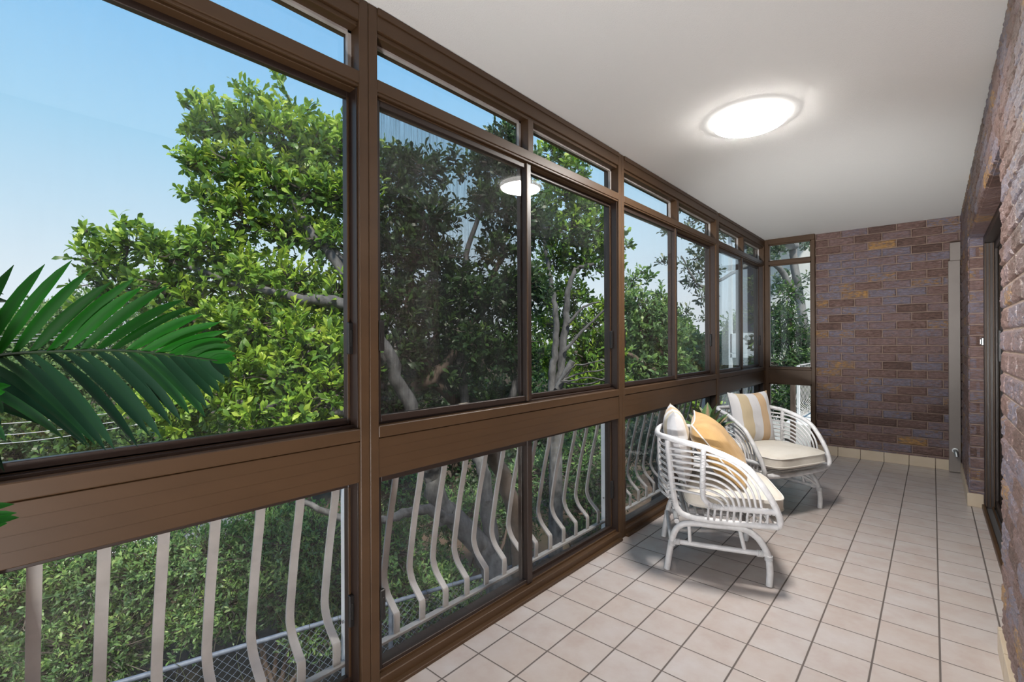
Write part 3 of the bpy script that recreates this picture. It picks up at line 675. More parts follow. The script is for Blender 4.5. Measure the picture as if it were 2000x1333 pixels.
place(p_, cl(C1, A1_, (-.178, .06, .680)), cd(A1_, (0, 1, 0)), cd(A1_, (-.16, 0.05, .98))); tag(p_, 'striped yellow and white pillow against the back of the near armchair', 'pillow', 'pillows on the armchairs')
p_ = cushion('throw_pillow', .45, .45, .19, 'yellow', .07, 30, 'piping', seed=5)
place(p_, cl(C1, A1_, (.045, -.02, .670)), cd(A1_, (.12, .98, .05)), cd(A1_, (-.62, .0, .78))); tag(p_, 'plain ochre pillow with white piping leaning in the near armchair', 'pillow', 'pillows on the armchairs')
p_ = cushion('throw_pillow', .44, .44, .15, 'stripe', .09, 30, seed=9)
place(p_, cl(C2, A2_, (-.14, .04, .672)), cd(A2_, (.05, 1, 0)), cd(A2_, (-.20, 0, .98))); tag(p_, 'striped yellow and white pillow on the far armchair', 'pillow', 'pillows on the armchairs')

# ------------------------------------------------------------------ leaves
LEAF_PROFILES = {'obovate': [(0, 0), (.35, .55), (.72, 1.0), (1.0, 0)], 'lance': [(0, 0), (.30, 1.0), (.65, .75), (1.0, 0)]}
def leaf_arrays(Pp, Dd, Nn, L, Wd, shape='obovate', fold=.25, droop=.12):
    """vectorised leaves: base point, direction, normal"""
    n = len(Pp); S = np.cross(Dd, Nn); S /= np.linalg.norm(S, axis=1)[:, None]+1e-9; Nn = np.cross(S, Dd)
    L = np.broadcast_to(L, (n,))[:, None]; Wd = np.broadcast_to(Wd, (n,))[:, None]
    pr = LEAF_PROFILES[shape]; a1, w1 = pr[1]; a2, w2 = pr[2]
    v0 = Pp
    v1 = Pp+Dd*L*a1+S*Wd*w1*.5+Nn*Wd*fold*w1; v2 = Pp+Dd*L*a1-S*Wd*w1*.5+Nn*Wd*fold*w1
    v3 = Pp+Dd*L*a2+S*Wd*w2*.5+Nn*(Wd*fold*w2-L*droop*.5); v4 = Pp+Dd*L*a2-S*Wd*w2*.5+Nn*(Wd*fold*w2-L*droop*.5)
    v5 = Pp+Dd*L-Nn*L*droop
    return np.stack([v0, v1, v2, v3, v4, v5], 1).reshape(-1, 3)
def build_leaves(name, V, tone, m_, parent):
    n = len(V)//6; me = bpy.data.meshes.new(name)
    b = (np.arange(n)*6)[:, None]
    tri = np.array([[0, 1, 2], [1, 3, 2], [3, 4, 2], [3, 5, 4]])
    F = (b[:, :, None]+tri[None]).reshape(-1)
    nf = n*4
    me.vertices.add(len(V)); me.vertices.foreach_set('co', V.astype(np.float32).ravel())
    me.loops.add(nf*3); me.loops.foreach_set('vertex_index', F.astype(np.int32))
    me.polygons.add(nf); me.polygons.foreach_set('loop_start', (np.arange(nf)*3).astype(np.int32)); me.polygons.foreach_set('loop_total', np.full(nf, 3, np.int32))
    me.update(calc_edges=True)
    a = me.attributes.new('tone', 'FLOAT', 'POINT'); a.data.foreach_set('value', np.repeat(tone, 6).astype(np.float32))
    me.materials.append(m_); o = bpy.data.objects.new(name, me); COL.objects.link(o); o.parent = parent; return o
def unit(v): return v/(np.linalg.norm(v, axis=-1, keepdims=True)+1e-9)
def crown(root, org, blobs, leaf, width, per, dens, m_, shape='obovate', droopy=0.0, tonebias=0.0, seed=1, hollow=.45, twigs=True, twig_frac=.35, matw='twig', up=.55):
    """blobs: (centre, radii[3]) in world. dens = rosettes per m2 of blob surface"""
    rg = np.random.default_rng(seed); LV = []; TT = []; tw = MB(); ntw = 0
    for (c, r) in blobs:
        c = np.array(c); r = np.array(r); area = 4*math.pi*(np.prod(r)**(2/3)); n = max(6, int(area*dens))
        d = unit(rg.normal(size=(n, 3))); rad = (hollow+(1-hollow)*rg.random(n)**.6)[:, None]*(1+.18*rg.normal(size=(n, 1)))
        Q = c+d*r*rad
        ax = unit(d*.8+rg.normal(size=(n, 3))*.45+np.array([0, 0, up-droopy*1.3]))
        e1 = unit(np.cross(ax, rg.normal(size=(n, 3)))); e2 = np.cross(ax, e1)
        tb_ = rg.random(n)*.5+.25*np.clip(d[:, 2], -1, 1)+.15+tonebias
        for k in range(per):
            ph = 2*math.pi*(k/per)*1.0+rg.random(n)*.9+k*2.4; sprd = .35+.75*rg.random(n)
            dd = unit(ax*np.cos(sprd)[:, None]+(e1*np.cos(ph)[:, None]+e2*np.sin(ph)[:, None])*np.sin(sprd)[:, None]-np.array([0, 0, droopy]))
            nn_ = unit(ax+rg.normal(size=(n, 3))*.35)
            Lk = leaf*(.6+.6*rg.random(n)); base = Q-ax*(leaf*1.2*(k/per-.5)) if per > 4 else Q+rg.normal(size=(n, 3))*leaf*.4
            LV.append(leaf_arrays(base, dd, nn_, Lk, Lk*(width/leaf))); TT.append(np.clip(tb_+rg.normal(size=n)*.14, 0, 1))
        if twigs:
            for i in range(0, n, max(1, int(1/twig_frac))):
                q0 = c+(Q[i]-c)*.35+rg.normal(size=3)*.05*r; mid = (q0+Q[i])/2+rg.normal(size=3)*.06*np.linalg.norm(Q[i]-q0)
                tw.tube(np.array([q0, mid, Q[i]]), [.010, .006, .003], 3, False); ntw += 1
    V = np.concatenate(LV)-org
    build_leaves('foliage', V, np.concatenate(TT), M[m_], root)
    if ntw: tw.v = [np.concatenate(tw.v)-org]; tw.build('twigs', M[matw], root)
def bb(px, py, dep, rpx, sq=(1, 1, .8)):
    r = rpx*dep/CFOC; return (at(px, py, dep), (r*sq[0], r*sq[1], r*sq[2]))
def limb(mb, pts, r0, r1, n=6, wob=.03, seed=0):
    q = spl(pts, n); rg = np.random.default_rng(seed); q[1:-1] += rg.normal(size=(len(q)-2, 3))*wob*.4
    mb.tube(q, np.linspace(r0, r1, len(q)), 10)
def tree(name, org, label, cat='tree', group=None):
    o = empty(name, tuple(org)); tag(o, label, cat, group); return o

ZG = -3.4
struct(MB().box(-120, 6, -60, 140, ZG-.2, ZG).build('ground', M['ground']))

# --- the big bright tree in front of the first two windows
ORG = np.array([*at(975, 1150, 4.6)[:2], ZG])
T1 = tree('broadleaf_tree', ORG, 'large leafy tree with glossy bright rosettes and forked grey trunk just outside the windows')
tm = MB()
base = [ORG, ORG+np.array([.05, 0, 1.2]), at(985, 1180, 4.6), at(955, 1085, 4.7)]
limb(tm, base, .18, .13, 6, .03, 1)
limb(tm, [at(960, 1100, 4.7), at(905, 1030, 4.6), at(860, 990, 4.5), at(845, 930, 4.4), at(830, 860, 4.3), at(800, 790, 4.3), at(760, 700, 4.2), at(690, 560, 4.2), at(600, 440, 4.2), at(520, 300, 4.2)], .115, .025, 6, .04, 2)
limb(tm, [at(905, 1030, 4.6), at(860, 1005, 4.4), at(810, 1000, 4.1), at(740, 1018, 3.9), at(640, 1000, 3.7), at(540, 960, 3.6)], .06, .015, 6, .03, 3)
limb(tm, [at(965, 1120, 4.7), at(955, 1020, 4.8), at(945, 930, 4.8), at(925, 860, 4.9), at(905, 770, 4.9), at(900, 640, 4.9), at(910, 500, 4.9), at(950, 380, 4.8)], .085, .02, 6, .03, 4)
limb(tm, [at(925, 860, 4.9), at(990, 800, 5.0), at(1010, 700, 5.0), at(1000, 600, 5.0)], .06, .02, 6, .03, 5)
limb(tm, [at(760, 700, 4.2), at(680, 600, 4.1), at(590, 585, 4.0), at(480, 560, 4.0), at(330, 510, 3.9)], .07, .015, 6, .03, 6)
limb(tm, [at(690, 560, 4.2), at(640, 480, 4.3), at(560, 470, 4.3), at(470, 440, 4.2)], .05, .012, 6, .03, 7)
limb(tm, [at(830, 860, 4.3), at(760, 830, 4.0), at(640, 800, 3.9), at(500, 790, 3.8), at(350, 780, 3.8)], .06, .015, 6, .03, 8)
limb(tm, [at(845, 930, 4.4), at(800, 900, 4.5), at(770, 860, 4.6), at(750, 700, 4.8), at(780, 500, 4.8)], .06, .015, 6, .03, 9)
tm.v = [np.concatenate(tm.v)-ORG]; tm.build('trunk', M['bark'], T1, True)
bl = [bb(420, 245, 4.1, 48), bb(480, 240, 4.2, 52), bb(555, 262, 4.2, 62), bb(620, 285, 4.3, 58), bb(680, 300, 4.4, 60), bb(400, 320, 4.1, 42), bb(455, 330, 4.1, 58), bb(530, 350, 4.2, 68), bb(610, 370, 4.3, 70), bb(680, 380, 4.3, 66),
      bb(425, 400, 4.1, 40), bb(480, 430, 4.2, 56), bb(560, 450, 4.3, 62), bb(650, 470, 4.3, 60), bb(410, 480, 4.0, 50), bb(340, 495, 3.9, 48), bb(265, 475, 3.9, 52, (1, 1, .55)), bb(205, 510, 3.9, 42, (1, 1, .55)), bb(330, 560, 4.0, 70), bb(230, 560, 4.2, 55), bb(470, 540, 4.1, 70), bb(570, 560, 4.2, 68), bb(660, 580, 4.3, 60),
      bb(400, 620, 4.0, 70), bb(500, 640, 4.0, 72), bb(600, 660, 4.0, 74), bb(670, 700, 4.0, 62), bb(480, 720, 3.9, 62), bb(560, 740, 3.9, 70), bb(640, 770, 3.9, 66), bb(420, 780, 3.8, 54), bb(340, 800, 3.8, 48), bb(270, 800, 3.8, 36), bb(500, 800, 3.8, 58), bb(590, 820, 3.8, 60), bb(370, 840, 3.9, 46), bb(660, 850, 4.0, 50)]
top = [bb(400, 205, 4.1, 24), bb(375, 215, 4.1, 18), bb(485, 180, 4.2, 18), bb(500, 200, 4.2, 20), bb(552, 160, 4.2, 16), bb(548, 200, 4.2, 16), bb(595, 215, 4.3, 24), bb(640, 250, 4.3, 22), bb(368, 260, 4.1, 20), bb(362, 315, 4.1, 20), bb(385, 385, 4.1, 24), bb(175, 455, 3.9, 14), bb(250, 438, 3.9, 18), bb(175, 490, 3.9, 18)]
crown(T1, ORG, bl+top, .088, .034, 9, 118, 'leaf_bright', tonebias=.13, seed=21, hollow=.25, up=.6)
# the same tree seen through the screen (second window)
bl2 = [bb(770, 330, 4.8, 46), bb(830, 335, 4.8, 48), bb(760, 400, 4.8, 58), bb(840, 420, 4.8, 60), bb(780, 490, 4.8, 66), bb(860, 500, 4.8, 44), bb(880, 560, 4.9, 58), bb(790, 590, 4.8, 76), bb(870, 640, 4.9, 74), bb(960, 320, 4.9, 48), bb(1010, 330, 5.0, 48), bb(970, 400, 4.9, 52), bb(1030, 430, 5.0, 56), bb(970, 490, 4.9, 42), bb(960, 580, 4.9, 62), bb(1020, 560, 5.0, 56),
       bb(940, 680, 4.9, 70), bb(770, 690, 4.7, 74), bb(1000, 690, 5.0, 60), bb(860, 730, 5.0, 60), bb(910, 340, 4.8, 16), bb(890, 310, 4.8, 14), bb(770, 300, 4.8, 18), bb(990, 262, 5.0, 26), bb(1015, 270, 5.0, 24), bb(965, 270, 5.0, 16), bb(950, 380, 4.9, 28), bb(780, 790, 4.8, 50), bb(960, 790, 5.2, 54)]
Tx = tree('dense_tree', at(1010, 670, 6.3)*[1, 1, 0]+[0, 0, ZG], 'dark dense crown behind the fine insect screen of the second window')
crown(Tx, np.array(Tx.location), bl2, .082, .032, 8, 150, 'leaf_deep', tonebias=.02, seed=22, hollow=.3)  # darker leaf colour stands in for this part being backlit
tm = MB(); o_ = np.array(Tx.location)
limb(tm, [o_, o_+[.05, -.05, 2.2], at(960, 880, 5.6), at(880, 770, 5.0), at(815, 700, 4.8), at(800, 560, 4.8), at(830, 420, 4.8)], .12, .03, 6, .03, 31)
limb(tm, [at(810, 760, 4.8), at(880, 700, 4.8), at(960, 560, 4.9), at(1000, 380, 4.9)], .07, .015, 6, .03, 32)
tm.v = [np.concatenate(tm.v)-o_]; tm.build('trunk', M['bark_brown'], Tx, True)
# --- tree with pale forked trunks in the right half of the second window
O3 = np.array([*at(1090, 900, 6.6)[:2], ZG])
T3 = tree('grey_trunk_tree', O3, 'tree with pale grey forked trunks seen in the clear half of the second window')
tm = MB()
limb(tm, [O3, at(1085, 1100, 6.5), at(1085, 900, 6.5), at(1088, 770, 6.5)], .12, .08, 6, .02, 41)
limb(tm, [at(1080, 800, 6.5), at(1078, 730, 6.5), at(1084, 690, 6.5), at(1086, 620, 6.5), at(1078, 560, 6.5), at(1070, 520, 6.5), at(1062, 440, 6.5)], .06, .02, 6, .02, 42)
limb(tm, [at(1088, 770, 6.5), at(1098, 700, 6.5), at(1106, 620, 6.5), at(1108, 580, 6.5), at(1118, 540, 6.5), at(1135, 522, 6.5), at(1160, 515, 6.5)], .06, .02, 6, .02, 43)
limb(tm, [at(1088, 760, 6.4), at(1105, 730, 6.4), at(1118, 706, 6.4)], .05, .045, 5, .01, 44)
limb(tm, [at(1104, 685, 6.4), at(1130, 655, 6.4), at(1165, 620, 6.4), at(1200, 590, 6.4)], .025, .012, 5, .01, 45)
limb(tm, [at(1110, 632, 6.4), at(1140, 600, 6.4), at(1170, 590, 6.4)], .022, .010, 5, .01, 46)
for i_, (a_, b_) in enumerate([((1180, 722), (1200, 700)), ((1170, 745), (1205, 725)), ((1150, 738), (1200, 748)), ((1140, 712), (1190, 700))]):
    limb(tm, [at(1095, 745, 6.3), at((1095+a_[0])/2, a_[1]+6, 6.2), at(*a_, 6.1), at(*b_, 6.1)], .014, .006, 5, .01, 50+i_)
tm.v = [np.concatenate(tm.v)-O3]; tm.build('trunk', M['bark'], T3, True)
bl = [bb(1090, 380, 6.6, 50), bb(1140, 400, 6.6, 46), bb(1060, 440, 6.6, 46), bb(1110, 450, 6.6, 50), bb(1160, 450, 6.6, 44), bb(1185, 430, 6.8, 30), bb(1080, 510, 6.8, 46), bb(1150, 510, 6.8, 44), bb(1180, 480, 6.8, 36), bb(1060, 580, 6.9, 46), bb(1120, 580, 7.0, 44), bb(1090, 640, 7.2, 56), bb(1160, 640, 7.0, 50), bb(1185, 600, 7.0, 26), bb(1150, 700, 7.0, 56), bb(1060, 700, 7.2, 50), bb(1190, 680, 7.0, 40), bb(1120, 760, 7.0, 50), bb(1190, 740, 7.0, 40),
      bb(1075, 300, 6.4, 26), bb(1105, 300, 6.4, 24), bb(1130, 330, 6.4, 30), bb(1095, 335, 6.4, 30), bb(1222, 480, 6.8, 12), bb(1212, 455, 6.8, 14), bb(1045, 330, 6.4, 14), bb(1205, 520, 6.8, 14)]
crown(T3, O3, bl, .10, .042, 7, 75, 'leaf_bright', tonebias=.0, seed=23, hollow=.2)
# --- round tree in the third window
O4 = np.array([*at(1265, 760, 8.5)[:2], ZG])
T4 = tree('bushy_tree', O4, 'round bushy tree rising against pale sky in the third window')
tm = MB(); limb(tm, [O4, at(1300, 800, 8.5), at(1290, 700, 8.5), at(1270, 640, 8.5), at(1255, 590, 8.5)], .14, .03, 6, .02, 61); limb(tm, [at(1300, 790, 8.4), at(1280, 730, 8.3), at(1240, 700, 8.3), at(1225, 690, 8.3)], .07, .03, 6, .02, 62)
tm.v = [np.concatenate(tm.v)-O4]; tm.build('trunk', M['bark_brown'], T4, True)
bl = [bb(1240, 590, 8.4, 36), bb(1275, 610, 8.5, 34), bb(1250, 640, 8.5, 46), bb(1295, 650, 8.5, 40), bb(1235, 700, 8.5, 46), bb(1285, 710, 8.5, 50), bb(1320, 700, 8.6, 34), bb(1255, 760, 8.4, 50), bb(1305, 760, 8.5, 44), bb(1238, 548, 8.4, 14), bb(1250, 530, 8.4, 9), bb(1262, 545, 8.4, 9), bb(1290, 570, 8.5, 14), bb(1300, 600, 8.5, 18), bb(1228, 560, 8.4, 16), bb(1310, 625, 8.5, 12)]
crown(T4, O4, bl, .12, .046, 6, 70, 'leaf_shrub', tonebias=.12, seed=24, hollow=.15)
# --- tree with lopped pale limbs beyond the return window, its foliage hanging into windows three and four
O5 = np.array([*at(1590, 760, 11.5)[:2], ZG])
T5 = tree('lopped_tree', O5, 'tall tree with pruned pale limbs beyond the far return window')
tm = MB()
limb(tm, [O5, at(1600, 800, 11.5), at(1588, 720, 11.5), at(1572, 640, 11.5), at(1560, 570, 11.5), at(1553, 530, 11.4), at(1550, 490, 11.4), at(1548, 430, 11.4)], .13, .075, 6, .02, 71)
limb(tm, [at(1556, 570, 11.4), at(1540, 555, 11.3), at(1527, 530, 11.2), at(1510, 515, 11.1), at(1480, 505, 11.0)], .085, .05, 6, .02, 72)
limb(tm, [at(1552, 480, 11.3), at(1545, 478, 11.1), at(1543, 480, 11.0)], .10, .10, 5, .0, 73)
limb(tm, [at(1550, 470, 11.3), at(1535, 440, 11.2), at(1515, 410, 11.2)], .06, .035, 6, .0, 74)
limb(tm, [at(1480, 505, 11.0), at(1420, 540, 10.8), at(1370, 560, 10.6), at(1330, 500, 10.5)], .05, .015, 6, .02, 75)
tm.v = [np.concatenate(tm.v)-O5]; tm.build('trunk', M['bark_pale'], T5, True)
bl = [bb(1345, 400, 10.5, 20), bb(1370, 430, 10.6, 24), bb(1340, 455, 10.5, 18), bb(1375, 470, 10.6, 26), bb(1365, 500, 10.6, 24), bb(1380, 530, 10.6, 26), bb(1355, 550, 10.6, 20), bb(1375, 580, 10.6, 18), bb(1335, 520, 10.5, 14), bb(1340, 610, 10.6, 14), bb(1375, 625, 10.6, 12), bb(1300, 455, 10.4, 10, (1, 1, .5)), bb(1290, 512, 10.4, 12, (1, 1, .6)), bb(1305, 515, 10.4, 10, (1, 1, .6)), bb(1315, 450, 10.4, 10), bb(1420, 450, 10.8, 28), bb(1470, 470, 11, 30),
      bb(1520, 490, 11.3, 20), bb(1510, 470, 11.3, 16), bb(1535, 470, 11.6, 20), bb(1575, 545, 11.2, 16, (1, 1, .4)), bb(1540, 545, 11.8, 20), bb(1570, 480, 12, 20)]
crown(T5, O5, bl, .13, .05, 5, 40, 'leaf_grey', tonebias=.05, seed=25, hollow=.1)
# --- conifer-like mass under it
O6 = np.array([*at(1540, 720, 10.2)[:2], ZG])
T6 = tree('dark_evergreen', O6, 'dark feathery evergreen filling the lower part of the far return window')
tm = MB(); limb(tm, [O6, O6+[0, 0, 2], O6+[0.05, 0, 5.4]], .16, .02, 6, .02, 81); tm.v = [np.concatenate(tm.v)-O6]; tm.build('trunk', M['bark_brown'], T6, True)
bl = [bb(1540, 575, 10.3, 24), bb(1535, 620, 10.2, 34), bb(1515, 660, 10.1, 34), bb(1555, 660, 10.1, 34), bb(1585, 660, 10.4, 26), bb(1520, 710, 10, 40), bb(1565, 710, 10, 40), bb(1540, 770, 10, 50), bb(1590, 760, 10.2, 30), bb(1500, 790, 9.8, 40), bb(1510, 610, 10.6, 18)]
crown(T6, O6, bl, .14, .035, 6, 70, 'leaf_deep', 'lance', droopy=.3, tonebias=.08, seed=26, hollow=.2)

# --- shrubs below the balcony, outside the first windows
def shrub(name, label, blobs, leaf, m_, dens, seed, tb_=0.0, per=6, group=None, mt='leaf_shrub'):
    c = np.mean([b[0] for b in blobs], 0); o = np.array([c[0], c[1], ZG]); S_ = tree(name, o, label, 'shrub', group)
    crown(S_, o, blobs, leaf, leaf*.34, per, dens, m_, tonebias=tb_, seed=seed, hollow=.3, matw='twig')
    st_ = MB()
    for i_, b in enumerate(blobs[:6]): limb(st_, [o+[.05*i_, 0, 0], (o+b[0])/2+[.1, .1, 0], b[0]], .035, .012, 5, .03, seed+i_)
    st_.v = [np.concatenate(st_.v)-o]; st_.build('stems', M['bark_brown'], S_, True)
shrub('garden_shrub', 'wide green shrub below the railing outside the first window, nearest the camera', [bb(60, 1180, 5.7, 120), bb(40, 1300, 5.5, 120), bb(180, 1130, 6.0, 110), bb(170, 1270, 5.6, 120), bb(300, 1120, 6.2, 100), bb(110, 1420, 5.3, 130), bb(-60, 1100, 5.7, 120), bb(-90, 1280, 5.5, 140)], .075, 'leaf_shrub', 210, 301, .05)
shrub('garden_shrub', 'bright leafy shrub behind the railing bars just left of the first post', [bb(420, 1090, 6.4, 95), bb(520, 1080, 6.5, 90), bb(610, 1060, 6.6, 90), bb(560, 1150, 6.2, 80), bb(450, 1180, 6.1, 80), bb(650, 1140, 6.3, 70), bb(380, 1220, 6.0, 60), bb(620, 1230, 6.1, 60), bb(520, 1010, 7.0, 60)], .070, 'leaf_shrub', 210, 302, .10)
shrub('garden_shrub', 'shaded shrub around the big forked trunk under the second window', [bb(760, 1080, 6.4, 80), bb(800, 1170, 6.2, 80), bb(780, 960, 6.9, 70), bb(870, 1150, 6.6, 55), bb(1010, 950, 7.2, 60), bb(930, 1180, 6.2, 40)], .070, 'leaf_shrub', 150, 303, .0)
shrub('garden_shrub', 'shrub filling the ground behind the forked trunk under the second window', [bb(760, 1020, 9, 70), bb(860, 1010, 9, 70), bb(940, 1000, 9, 70), bb(860, 1110, 8.2, 60), bb(1010, 1010, 9, 60)], .08, 'leaf_shrub', 80, 309, .0)
shrub('garden_shrub', 'dark shrub seen through the railing in the right half of the second window', [bb(1070, 930, 7.2, 70), bb(1140, 900, 7.4, 70), bb(1150, 1000, 7.0, 60), bb(1190, 940, 7.2, 60)], .08, 'leaf_shrub', 100, 304, -.02)
shrub('garden_shrub', 'low shrub behind the railing of the third window', [bb(1290, 850, 9.5, 60), bb(1240, 870, 9.2, 50), bb(1350, 820, 9.6, 50), bb(1400, 800, 9.8, 50), bb(1290, 900, 9.2, 40)], .10, 'leaf_grey', 70, 305, .0)
shrub('garden_shrub', 'strappy green shrub glimpsed between the two armchairs through the glass', [bb(1350, 790, 8.2, 26), bb(1380, 800, 8.2, 26)], .16, 'leaf_bright', 20, 306, .1)

# --- mid-distance round-leaved trees at left, and the far green slope
def far_tree(label, blobs, leaf, seed, m_='leaf_far', dens=14, tb_=0.0, name='distant_tree'):
    c = np.mean([b[0] for b in blobs], 0); o = np.array([c[0], c[1], ZG]); S_ = tree(name, o, label, 'tree', 'trees beyond the garden')
    crown(S_, o, blobs, leaf, leaf*.5, 5, dens, m_, tonebias=tb_, seed=seed, hollow=.55, twigs=False)
    st_ = MB(); limb(st_, [o, (o*.4+c*.6), c], .2, .05, 5, .03, seed); st_.v = [np.concatenate(st_.v)-o]; st_.build('trunk', M['bark_brown'], S_, True)
far_tree('rounded dark tree below the power lines at the left edge of the photo', [bb(120, 850, 12, 70), bb(220, 850, 12, 80), bb(40, 850, 12, 80), bb(-60, 850, 12, 90), bb(310, 880, 12, 80), bb(170, 900, 11.6, 70), bb(60, 910, 11.6, 70), bb(400, 900, 12, 70)], .17, 401, 'leaf_deep', 34, .18)
far_tree('pale green spreading tree beyond the palm frond', [bb(100, 650, 17, 80), bb(200, 640, 17, 90), bb(20, 700, 17, 80), bb(120, 740, 16.5, 90), bb(260, 730, 16.5, 90), bb(340, 690, 17, 90), bb(-60, 690, 17, 90)], .17, 402, 'leaf_far', 30, .0)
far_tree('yellow green tree behind the middle of the first window', [bb(430, 660, 14, 90), bb(540, 620, 14, 90), bb(640, 640, 14, 90), bb(500, 760, 13.5, 90), bb(620, 770, 13.5, 90), bb(400, 800, 13.5, 80), bb(560, 860, 13, 80)], .15, 403, 'leaf_bright', 34, .12)
far_tree('dark tree low behind the insect screen', [bb(760, 780, 12, 90), bb(860, 760, 12, 90), bb(960, 780, 12, 90), bb(800, 880, 12, 80), bb(930, 900, 12, 80), bb(1040, 860, 12, 80)], .15, 404, 'leaf_deep', 34, .0)
far_tree('light green tree at the horizon in the right half of the third window', [bb(1340, 690, 20, 50), bb(1380, 690, 20, 44), bb(1310, 700, 20, 40), bb(1350, 740, 19, 50), bb(1400, 720, 20, 40)], .24, 405, 'leaf_far', 20, .1)
far_tree('tall soft green tree mirrored against the corner window', [bb(1492, 560, 13, 24), bb(1484, 620, 13, 24), bb(1495, 670, 13, 26), bb(1485, 500, 13, 24), bb(1485, 720, 13, 26), bb(1465, 560, 13, 12)], .17, 406, 'leaf_grey', 26, .25)
far_tree('dense tree filling the gap behind the pale forked trunks', [bb(1070, 760, 14, 60), bb(1150, 780, 14, 60), bb(1220, 780, 14, 60), bb(1120, 860, 13, 70), bb(1210, 850, 13, 60), bb(1060, 860, 13, 60)], .16, 407, 'leaf_deep', 34, .05)
far_tree('green tree filling the background of the far return window', [bb(1530, 560, 21, 34), bb(1570, 620, 21, 36), bb(1600, 560, 21, 34), bb(1590, 690, 21, 40), bb(1530, 690, 21, 40), bb(1560, 740, 20, 40), bb(1610, 500, 21, 24)], .26, 408, 'leaf_far', 20, .0)
# tree belt along the skyline
rg = np.random.default_rng(77)
for i_, (px, lab) in enumerate([(-40, 'low tree on the skyline at the far left edge'), (60, 'low tree on the skyline left of the palm frond'), (1260, 'hazy tree on the skyline in the third window'), (1330, 'hazy low treetops at the bottom of the pale sky'), (1440, 'hazy treetops behind the neighbouring flats')]):
    far_tree(lab, [bb(px+rg.uniform(-30, 30), 650+rg.uniform(-10, 20), 34+i_*13, 40) for _ in range(4)]+[bb(px, 690, 34+i_*13, 50)], .36+.10*i_, 500+i_, 'leaf_far', 9.0/(1+.5*i_), .0)
sl = struct(MB().add([(-110, -60, ZG), (-110, 130, ZG), (-60, 130, -1.2), (-60, -60, -1.2), (-119, -60, .2), (-119, 130, .2)], [(0, 1, 2, 3), (0, 4, 5, 1), (4, 3, 2, 5)]).build('ground_rise', M['ground']))

# ------------------------------------------------------------------ neighbouring flats seen in the corner window
nf = empty('apartment_building', (0, 14.4, ZG)); tag(nf, 'pale block of flats with a white balcony front seen through the corner window', 'building')
MB().box(-3.42, -1.2, 1.4, 7, 0, 9.2).build('wall', M['render_wall'], nf)
MB().box(-3.26, -2.45, 0, .12, 4.35, 4.98, .01).box(-3.26, -2.45, 0, 1.4, 4.20, 4.34, .01).build('balcony_front', M['white_post'], nf)
MB().box(-3.38, -2.5, 1.33, 1.42, 5.05, 8.0).box(-3.38, -2.5, 1.33, 1.42, 1.2, 4.0).build('window', M['blue_glass'], nf)
MB().box(-3.30, -3.20, 0, .10, 0, 8.3).build('column', M['white_post'], nf)
MB().box(-3.6, -1.0, -.2, 7.2, 8.3, 8.5).build('roof_slab', M['concrete'], nf)

# ------------------------------------------------------------------ chain link fence
fa, fb, fc = np.array([-4.6, -3.6, -1.70]), np.array([-2.30, 3.99, -1.70]), np.array([-2.1, 7.5, -1.62])
fe = empty('chain_link_fence', (*((fa+fb)/2)[:2], ZG)); fo = np.array(fe.location)
tag(fe, 'chain link fence with galvanised top rail running below the balcony railing', 'fence')
MB().tube(np.array([fa, fb])-fo, .024, 10).build('top_rail', M['galv'], fe, True)
MB().tube(np.array([fb+[.02, .1, .03], fc])-fo, .017, 10).build('brace_rail', M['galv'], fe, True)
for t_ in (.0, .33, .66, 1.0):
    q = fa+(fb-fa)*t_-fo; MB().tube(np.array([[q[0], q[1], 0], [q[0], q[1], q[2]+.05]]), .026, 10).build('fence_post', M['galv'], fe, True)
mesh_ = MB(); Lf = np.linalg.norm(fb-fa); dirf = (fb-fa)/Lf; Hh = 1.2; step = .085
k = 0; s_ = -Hh
while s_ < Lf:
    for sg in (1, -1):
        a0, a1 = (s_, s_+Hh) if sg > 0 else (s_+Hh, s_)
        za, zb = -1.70-Hh, -1.70
        # clip to fence ends
        p0, p1 = np.array([a0, za]), np.array([a1, zb])
        lo, hi = 0.0, 1.0
        d_ = (p1-p0)[0]
        ts = sorted([(0-p0[0])/d_, (Lf-p0[0])/d_]); lo, hi = max(lo, ts[0]), min(hi, ts[1])
        if hi-lo > .02:
            A_, B_ = p0+(p1-p0)*lo, p0+(p1-p0)*hi
            mesh_.tube(np.array([fa*[1, 1, 0]+dirf*A_[0]+[0, 0, A_[1]], fa*[1, 1, 0]+dirf*B_[0]+[0, 0, B_[1]]])-fo, .0022, 4, False)
    s_ += step
mesh_.build('wire_mesh', M['galv'], fe)
# climbing twigs on the top rail
rg = np.random.default_rng(5); tm = MB()
for i_ in range(26):
    p0 = fa+(fb-fa)*rg.uniform(.25, .95); tm.tube(spl([p0-[0, 0, .5], p0+rg.normal(size=3)*.06, p0+[rg.normal()*.1, rg.normal()*.2, .25+rg.random()*.3]], 4)-fo, .0025, 4, False)
tm.build('grass_stalks', M['grass'], fe)

